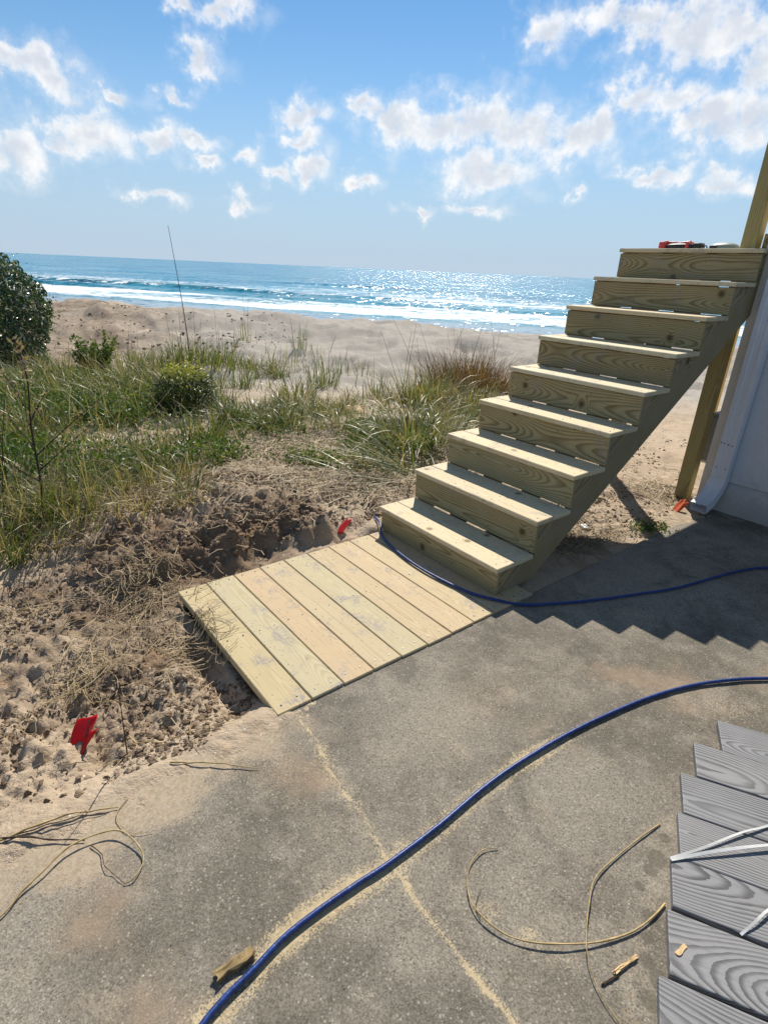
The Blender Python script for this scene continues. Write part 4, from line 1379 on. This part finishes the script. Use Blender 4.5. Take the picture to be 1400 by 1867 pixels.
COVER = [(-5.4, 6.4), (-4.2, 7.3), (-3.0, 7.0), (-2.2, 5.6), (-1.5, 4.6), (-1.05, 4.3), (-1.2, 3.8), (-1.9, 3.35), (-2.9, 3.3), (-4.2, 4.6)]
stuff_leaves('ground_cover', 'bright green leafy ground cover at the left', 'plants', scatter(COVER, 30000, lambda x, y: patch(1.1, 207, -.3, .05)(x, y) * (np.hypot(x + 2.0, y - 5.3) > .33)), .0, .20, .040, .1, .5, .08, M_ground)
COVER2 = [(-1.6, 5.6), (-1.2, 6.3), (-.4, 6.4), (.5, 6.0), (.4, 4.6), (-.3, 4.05), (-1.3, 4.1), (-1.6, 4.6)]
stuff_leaves('low_weeds', 'small leafy weeds on soil in the centre', 'plants', scatter(COVER2, 14000, patch(1.7, 209, -.15, .15)), .0, .07, .028, .15, .55, .15, M_ground)


def stuff_straw(name, label, pts, lmin, lmax, width, lift=.012):
    n = len(pts)
    a = rng.random(n) * 2 * np.pi
    L = rng.uniform(lmin, lmax, n)
    segs = 4
    bend = rng.normal(0, 1.1, n)
    V = []
    t = np.linspace(0, 1, segs + 1)
    ang = a[:, None] + bend[:, None] * t[None, :]
    X = pts[:, 0:1] + np.concatenate([np.zeros((n, 1)), np.cumsum(np.cos(ang[:, :-1]) * L[:, None] / segs, 1)], 1)
    Y = pts[:, 1:2] + np.concatenate([np.zeros((n, 1)), np.cumsum(np.sin(ang[:, :-1]) * L[:, None] / segs, 1)], 1)
    u_, v_ = to_uv(X, Y)
    hz_ = height(X, Y)
    hz_ = np.where(v_ > SLAB_V, np.maximum(hz_, 0.0), hz_)
    onp = (u_ > PLAT_U0) & (u_ < .2) & (v_ > PLAT_V1 - PLAT_L) & (v_ < PLAT_V1)
    hz_ = np.where(onp, PLAT_Z, hz_)
    Z = hz_.max(1, keepdims=True) * .6 + hz_ * .4 + rng.uniform(.002, lift, (n, 1)) + rng.uniform(0, lift, (n, segs + 1)) * .5
    wd = width * rng.uniform(.5, 1.3, n)[:, None] * .5 * (1 + .25 * np.hypot(X, Y) / 3)
    wx = -np.sin(ang) * wd
    wy = np.cos(ang) * wd
    wz = wd * rng.uniform(-.5, .5, (n, 1))
    A = np.stack([X - wx, Y - wy, Z - wz], -1)
    B = np.stack([X + wx, Y + wy, Z + wz], -1)
    VV = np.stack([A, B], 2).reshape(-1, 3)
    k = (segs + 1) * 2
    b0 = (np.arange(n) * k)[:, None]
    j = (np.arange(segs) * 2)[None, :]
    F = np.stack([b0 + j, b0 + j + 1, b0 + j + 3, b0 + j + 2], -1).reshape(-1, 4)
    T = np.repeat(rng.random(n), k)
    o = obj(name, mesh_np(name, VV, F, {'tint': T}), M_straw)
    return tag(o, label, 'straw', kind='stuff')


LIT = [(-2.5, 3.3), (-1.9, 4.2), (-.9, 5.2), (.5, 6.2), (1.2, 6.0), (.6, 4.4), (.1, 3.3), (-.3, 3.1), (-.7, 2.75), (-1.0, 2.5), (-1.5, 2.45), (-2.2, 2.5)]
stuff_straw('straw_litter', 'dry straw litter strewn over the soil below the grass', scatter(LIT, 6500, patch(1.9, 211, -.15, .25)), .05, .28, .0034, .035)
_lit2 = lambda x, y: patch(3.5, 213, -.05, .25)(x, y) * (1 - .9 * np.exp(-(((x + 1.55) / .34) ** 2 + ((y - 2.33) / .17) ** 2)))
LIT2 = [(-1.5, 2.5), (-.8, 2.5), (-.72, 2.0), (-.42, 1.60), (-.55, 1.4), (-1.0, 1.25), (-1.5, 1.4), (-1.8, 2.0)]
stuff_straw('straw_scraps', 'short straw scraps on the sand around the red flag', scatter(LIT2, 1100, _lit2), .03, .17, .0022, .012)
LIT3 = [(.75, 2.7), (1.5, 3.15), (2.1, 3.6), (2.6, 4.6), (1.9, 5.0), (1.0, 3.8)]
stuff_straw('pine_needle_litter', 'dry needles on the sand under the stairs', scatter(LIT3, 1500, patch(2.5, 215, -.1, .25)), .05, .22, .003, .010)


# clods of soil
def stuff_clods(name, label, pts, smin, smax):
    bm = bmesh.new()
    bmesh.ops.create_icosphere(bm, subdivisions=1, radius=1)
    bv = np.array([v.co[:] for v in bm.verts])
    bf = np.array([[v.index for v in f.verts] for f in bm.faces])
    bm.free()
    n = len(pts)
    sz = smin * (smax / smin) ** (rng.random(n) ** 2.2)
    z = height(pts[:, 0], pts[:, 1])
    jit = rng.uniform(.45, 1.4, (n, len(bv), 1))
    sc = rng.uniform(.7, 1.3, (n, 1, 3))
    V = bv[None] * jit * sc * sz[:, None, None]
    V[:, :, 2] *= .6
    V = V + np.column_stack([pts, z + sz * .1])[:, None, :]
    F = (np.arange(n) * len(bv))[:, None, None] + bf[None]
    me = mesh_np(name, V, F.reshape(-1, 3), {'moist': np.repeat(rng.uniform(.2, .9, n), len(bv)), 'pale': np.zeros(n * len(bv))}, False)
    return tag(obj(name, me, M_sand), label, 'soil', kind='stuff')


CL1 = [(-1.7, 2.5), (-.75, 2.45), (-.45, 1.7), (-.55, 1.4), (-.9, 1.15), (-1.3, 1.15), (-1.8, 1.6), (-1.9, 2.0)]
stuff_clods('soil_clods', 'crumbled clods of soil beside the platform', scatter(CL1, 6500, patch(3.0, 217, -.1, .2)), .0022, .015)
CL2 = [(-1.5, 2.65), (-1.0, 2.5), (-.3, 3.05), (.0, 3.3), (-.2, 3.8), (-.9, 4.0), (-1.5, 3.3)]
stuff_clods('bank_clods', 'clods of soil on the dug bank behind the platform', scatter(CL2, 5200, patch(3.0, 219, -.1, .2)), .003, .020)
CL4 = [(.8, 2.75), (1.5, 3.2), (2.1, 3.65), (3.2, 5.5), (2.4, 6.0), (1.2, 4.4)]
stuff_clods('stair_clods', 'small clods and scraps on the sand under the stairs', scatter(CL4, 1500, patch(2.2, 221, -.1, .2)), .003, .018)
CL3 = [(-6.5, 10.0), (-3.0, 10.0), (-2.0, 14), (-4.5, 16.5), (-9.5, 16.5)]
stuff_clods('shell_hash', 'shell fragments and dark crumbs on the dune face', scatter(CL3, 900), .008, .045)

# ------------------------------------------------------------------ big dark shrub at the left edge
bush = thing('shrub', 'large rounded dark green shrub at the left edge on the sand', 'shrub', (-6.5, 8.3, -.08))
n = 30000
d = rng.normal(0, 1, (n, 3))
d /= np.linalg.norm(d, axis=1)[:, None]
lum = 1 + .15 * fbm(d[:, 0] * 3.4 + 3, d[:, 2] * 2.2 + d[:, 1] * 1.7, 1.6, 3, .6, 301)
rad = lum * (1 - .30 * rng.random(n) ** 2.2)
rad = np.where(rng.random(n) < .05, rad * rng.uniform(1.0, 1.14, n), rad)
C_ = d * rad[:, None] * np.array([1.50, 1.40, 1.0])
C_[:, 2] = C_[:, 2] * 1.04 + .68
keep = C_[:, 2] > .02
C_ = C_[keep]
V, F, T = leaf_arrays(C_, .07, .05, .55, .13, up=.25, normals=d[keep])  # some pale dry leaves, their share raised to paint in glossy highlights
o = obj('crown', mesh_np('crown', V, F, {'tint': T}, False), M_dark, bush)
o['kind'] = 'stuff'
for k in range(7):
    a = k * .9
    pts = [(.1 * math.cos(a), .1 * math.sin(a), -.05), (.3 * math.cos(a), .3 * math.sin(a), .35), (.7 * math.cos(a + .2), .6 * math.sin(a + .2), .8), (.95 * math.cos(a + .3), .85 * math.sin(a + .3), 1.1)]
    obj('trunk', tube_mesh('trunk', catmull(pts, 4), np.linspace(.04, .012, 13), 7), M_twig, bush)

# small clipped looking shrub
sh = thing('small_shrub', 'small round shrub with yellow green tips among the grass', 'shrub', (-2.05, 5.62, float(height(-2.05, 5.62)) - .01))
n = 6500
d = rng.normal(0, 1, (n, 3))
d /= np.linalg.norm(d, axis=1)[:, None]
lum = 1 + .34 * fbm(d[:, 0] * 2.8 + 9, d[:, 2] * 2.2 + d[:, 1] * 1.7, 1.8, 3, .6, 303)
rad = lum * (1 - .35 * rng.random(n) ** 2)
rad = np.where(rng.random(n) < .08, rad * rng.uniform(1.0, 1.25, n), rad)
C_ = d * rad[:, None] * np.array([.29, .28, .28]) + np.array([0, 0, .27])
V, F, T = leaf_arrays(C_, .025, .0, .25, .02, up=.4, normals=d)
tipm = np.repeat(sstep(C_[:, 2], .36, .47) * (rng.random(n) < .85), 4)
T = np.clip(np.where(tipm > .2, .55 + .45 * tipm * np.repeat(rng.random(n), 4), T), 0, 1)
o = obj('crown', mesh_np('crown', V, F, {'tint': T}, False), M_yell, sh)
o['kind'] = 'stuff'
for k in range(4):
    a = k * 1.6
    obj('trunk', tube_mesh('trunk', catmull([(0, 0, -.03), (.06 * math.cos(a), .06 * math.sin(a), .12), (.13 * math.cos(a), .13 * math.sin(a), .28)], 4), np.linspace(.012, .004, 9), 6), M_twig, sh)

# leafy plant between the big shrub and the grass row
lp = thing('leafy_plant', 'bright green leafy plant with upright stems right of the big shrub', 'plant', (-4.0, 7.75, float(height(-4.0, 7.75)) - .01))
Cs = []
for k in range(16):
    a = rng.random() * 6.28
    l_ = rng.uniform(.1, .42)
    h_ = rng.uniform(.3, .62)
    pts = catmull([(0.02 * math.cos(a), .02 * math.sin(a), 0), (l_ * .5 * math.cos(a), l_ * .4 * math.sin(a), h_ * .5), (l_ * math.cos(a), l_ * .8 * math.sin(a), h_)], 8)
    obj('stem', tube_mesh('stem', pts, np.linspace(.006, .002, len(pts)), 5), M_twig, lp)
    for p in pts[3:]:
        Cs.append(p + rng.normal(0, .03, (9, 3)))
C_ = np.concatenate(Cs)
V, F, T = leaf_arrays(C_, .062, .2, .55, .06, up=.5)
o = obj('foliage', mesh_np('foliage', V, F, {'tint': T}, False), M_ground, lp)
o['kind'] = 'stuff'


wd_ = thing('weed', 'small green weed at the edge of the concrete under the stairs', 'weed', (1.72, 3.30, -.01))
V, F, T = leaf_arrays(np.column_stack([rng.normal(0, .07, 160), rng.normal(0, .045, 160), rng.uniform(.005, .05, 160)]), .028, .1, .6, .2, up=.5)
o = obj('foliage', mesh_np('foliage', V, F, {'tint': T}, False), M_ground, wd_)
o['kind'] = 'stuff'
for k in range(5):
    a = k * 1.3
    obj('stem', tube_mesh('stem', catmull([(0, 0, -.01), (.03 * math.cos(a), .03 * math.sin(a), .02), (.07 * math.cos(a), .06 * math.sin(a), .035)], 4), .002, 5), M_twig, wd_)

# tall single stalks
def stalk(name, label, pts, r0, r1, mat=M_twig, cat='stalk'):
    P = catmull(pts, 8)
    return tag(obj(name, tube_mesh(name, P, np.linspace(r0, r1, len(P)), 6), mat), label, cat)


zb = float(height(-3.3, 9.4))
stalk('tall_stalk', 'single very tall thin dark stalk rising above the horizon', [(-3.22, 9.2, zb - .03), (-3.25, 9.2, zb + .7), (-3.31, 9.2, zb + 1.4), (-3.37, 9.2, zb + 2.02)], .008, .003)
zb = float(height(-2.0, 6.3))
reed('straw', [(-2.05, 6.35), (-1.75, 5.7), (-1.4, 4.9), (-1.08, 4.15)], .007, M_reed, 'long pale straw leaning down the soil right of the small shrub', 'straw', lift=.12)

# dry weed in the left foreground
dw = thing('dry_weed', 'tall dry weed with pale curled bracts in the left foreground', 'weed', (-2.02, 2.98, float(height(-2.02, 2.98)) - .02))
P = catmull([(0, 0, 0), (.03, .02, .3), (.03, .04, .6), (.06, .05, .88), (.04, .05, 1.08)], 6)
obj('stem', tube_mesh('stem', P, np.linspace(.008, .003, len(P)), 6), M_twig, dw)
for (z0_, ax, ay, l_) in ((.35, .30, .1, .35), (.5, -.28, .1, .32), (.62, .2, -.1, .3), (.28, -.3, -.05, .3), (.72, -.15, .1, .22), (.44, .36, .2, .45)):
    b0_ = np.array([.03, .03, z0_])
    pts = [b0_, b0_ + np.array([ax * .45, ay * .5, l_ * .35]), b0_ + np.array([ax, ay, l_ * .75])]
    PP = catmull(pts, 5)
    br = obj('branch', tube_mesh('branch', PP, np.linspace(.0045, .0015, len(PP)), 5), M_twig, dw)
    Cb = np.concatenate([p + rng.normal(0, .012, (3, 3)) for p in PP[4:]])
    V, F, T = leaf_arrays(Cb, .028, .6, 1.0, .6, up=.1)
    bb = obj('bract', mesh_np('bract', V, F, {'tint': T}, False), M_straw, br)
    bb['kind'] = 'stuff'
Cb = np.concatenate([p + rng.normal(0, .012, (4, 3)) for p in P[-7:]])
V, F, T = leaf_arrays(Cb, .04, .7, 1.0, .7, up=.6)
bb = obj('bract', mesh_np('bract', V, F, {'tint': T}, False), M_straw, dw)
bb['kind'] = 'stuff'

# pale forked twig in the grass
zt_ = float(height(-2.1, 4.1))
fk = thing('forked_twig', 'pale forked dry twig leaning over the left grass', 'twig', (-2.1, 3.95, zt_))
for nm, pts, r_ in (('stem', [(0, 0, 0), (.12, .12, .16), (.28, .25, .34), (.42, .36, .52)], .006), ('side_twig', [(.28, .25, .34), (.34, .24, .36), (.40, .22, .33)], .004), ('side_twig', [(.12, .12, .16), (.08, .16, .24), (.10, .2, .30)], .004)):
    PP = catmull(pts, 5)
    obj(nm, tube_mesh(nm, PP, np.linspace(r_, r_ * .4, len(PP)), 6), M_reed, fk)
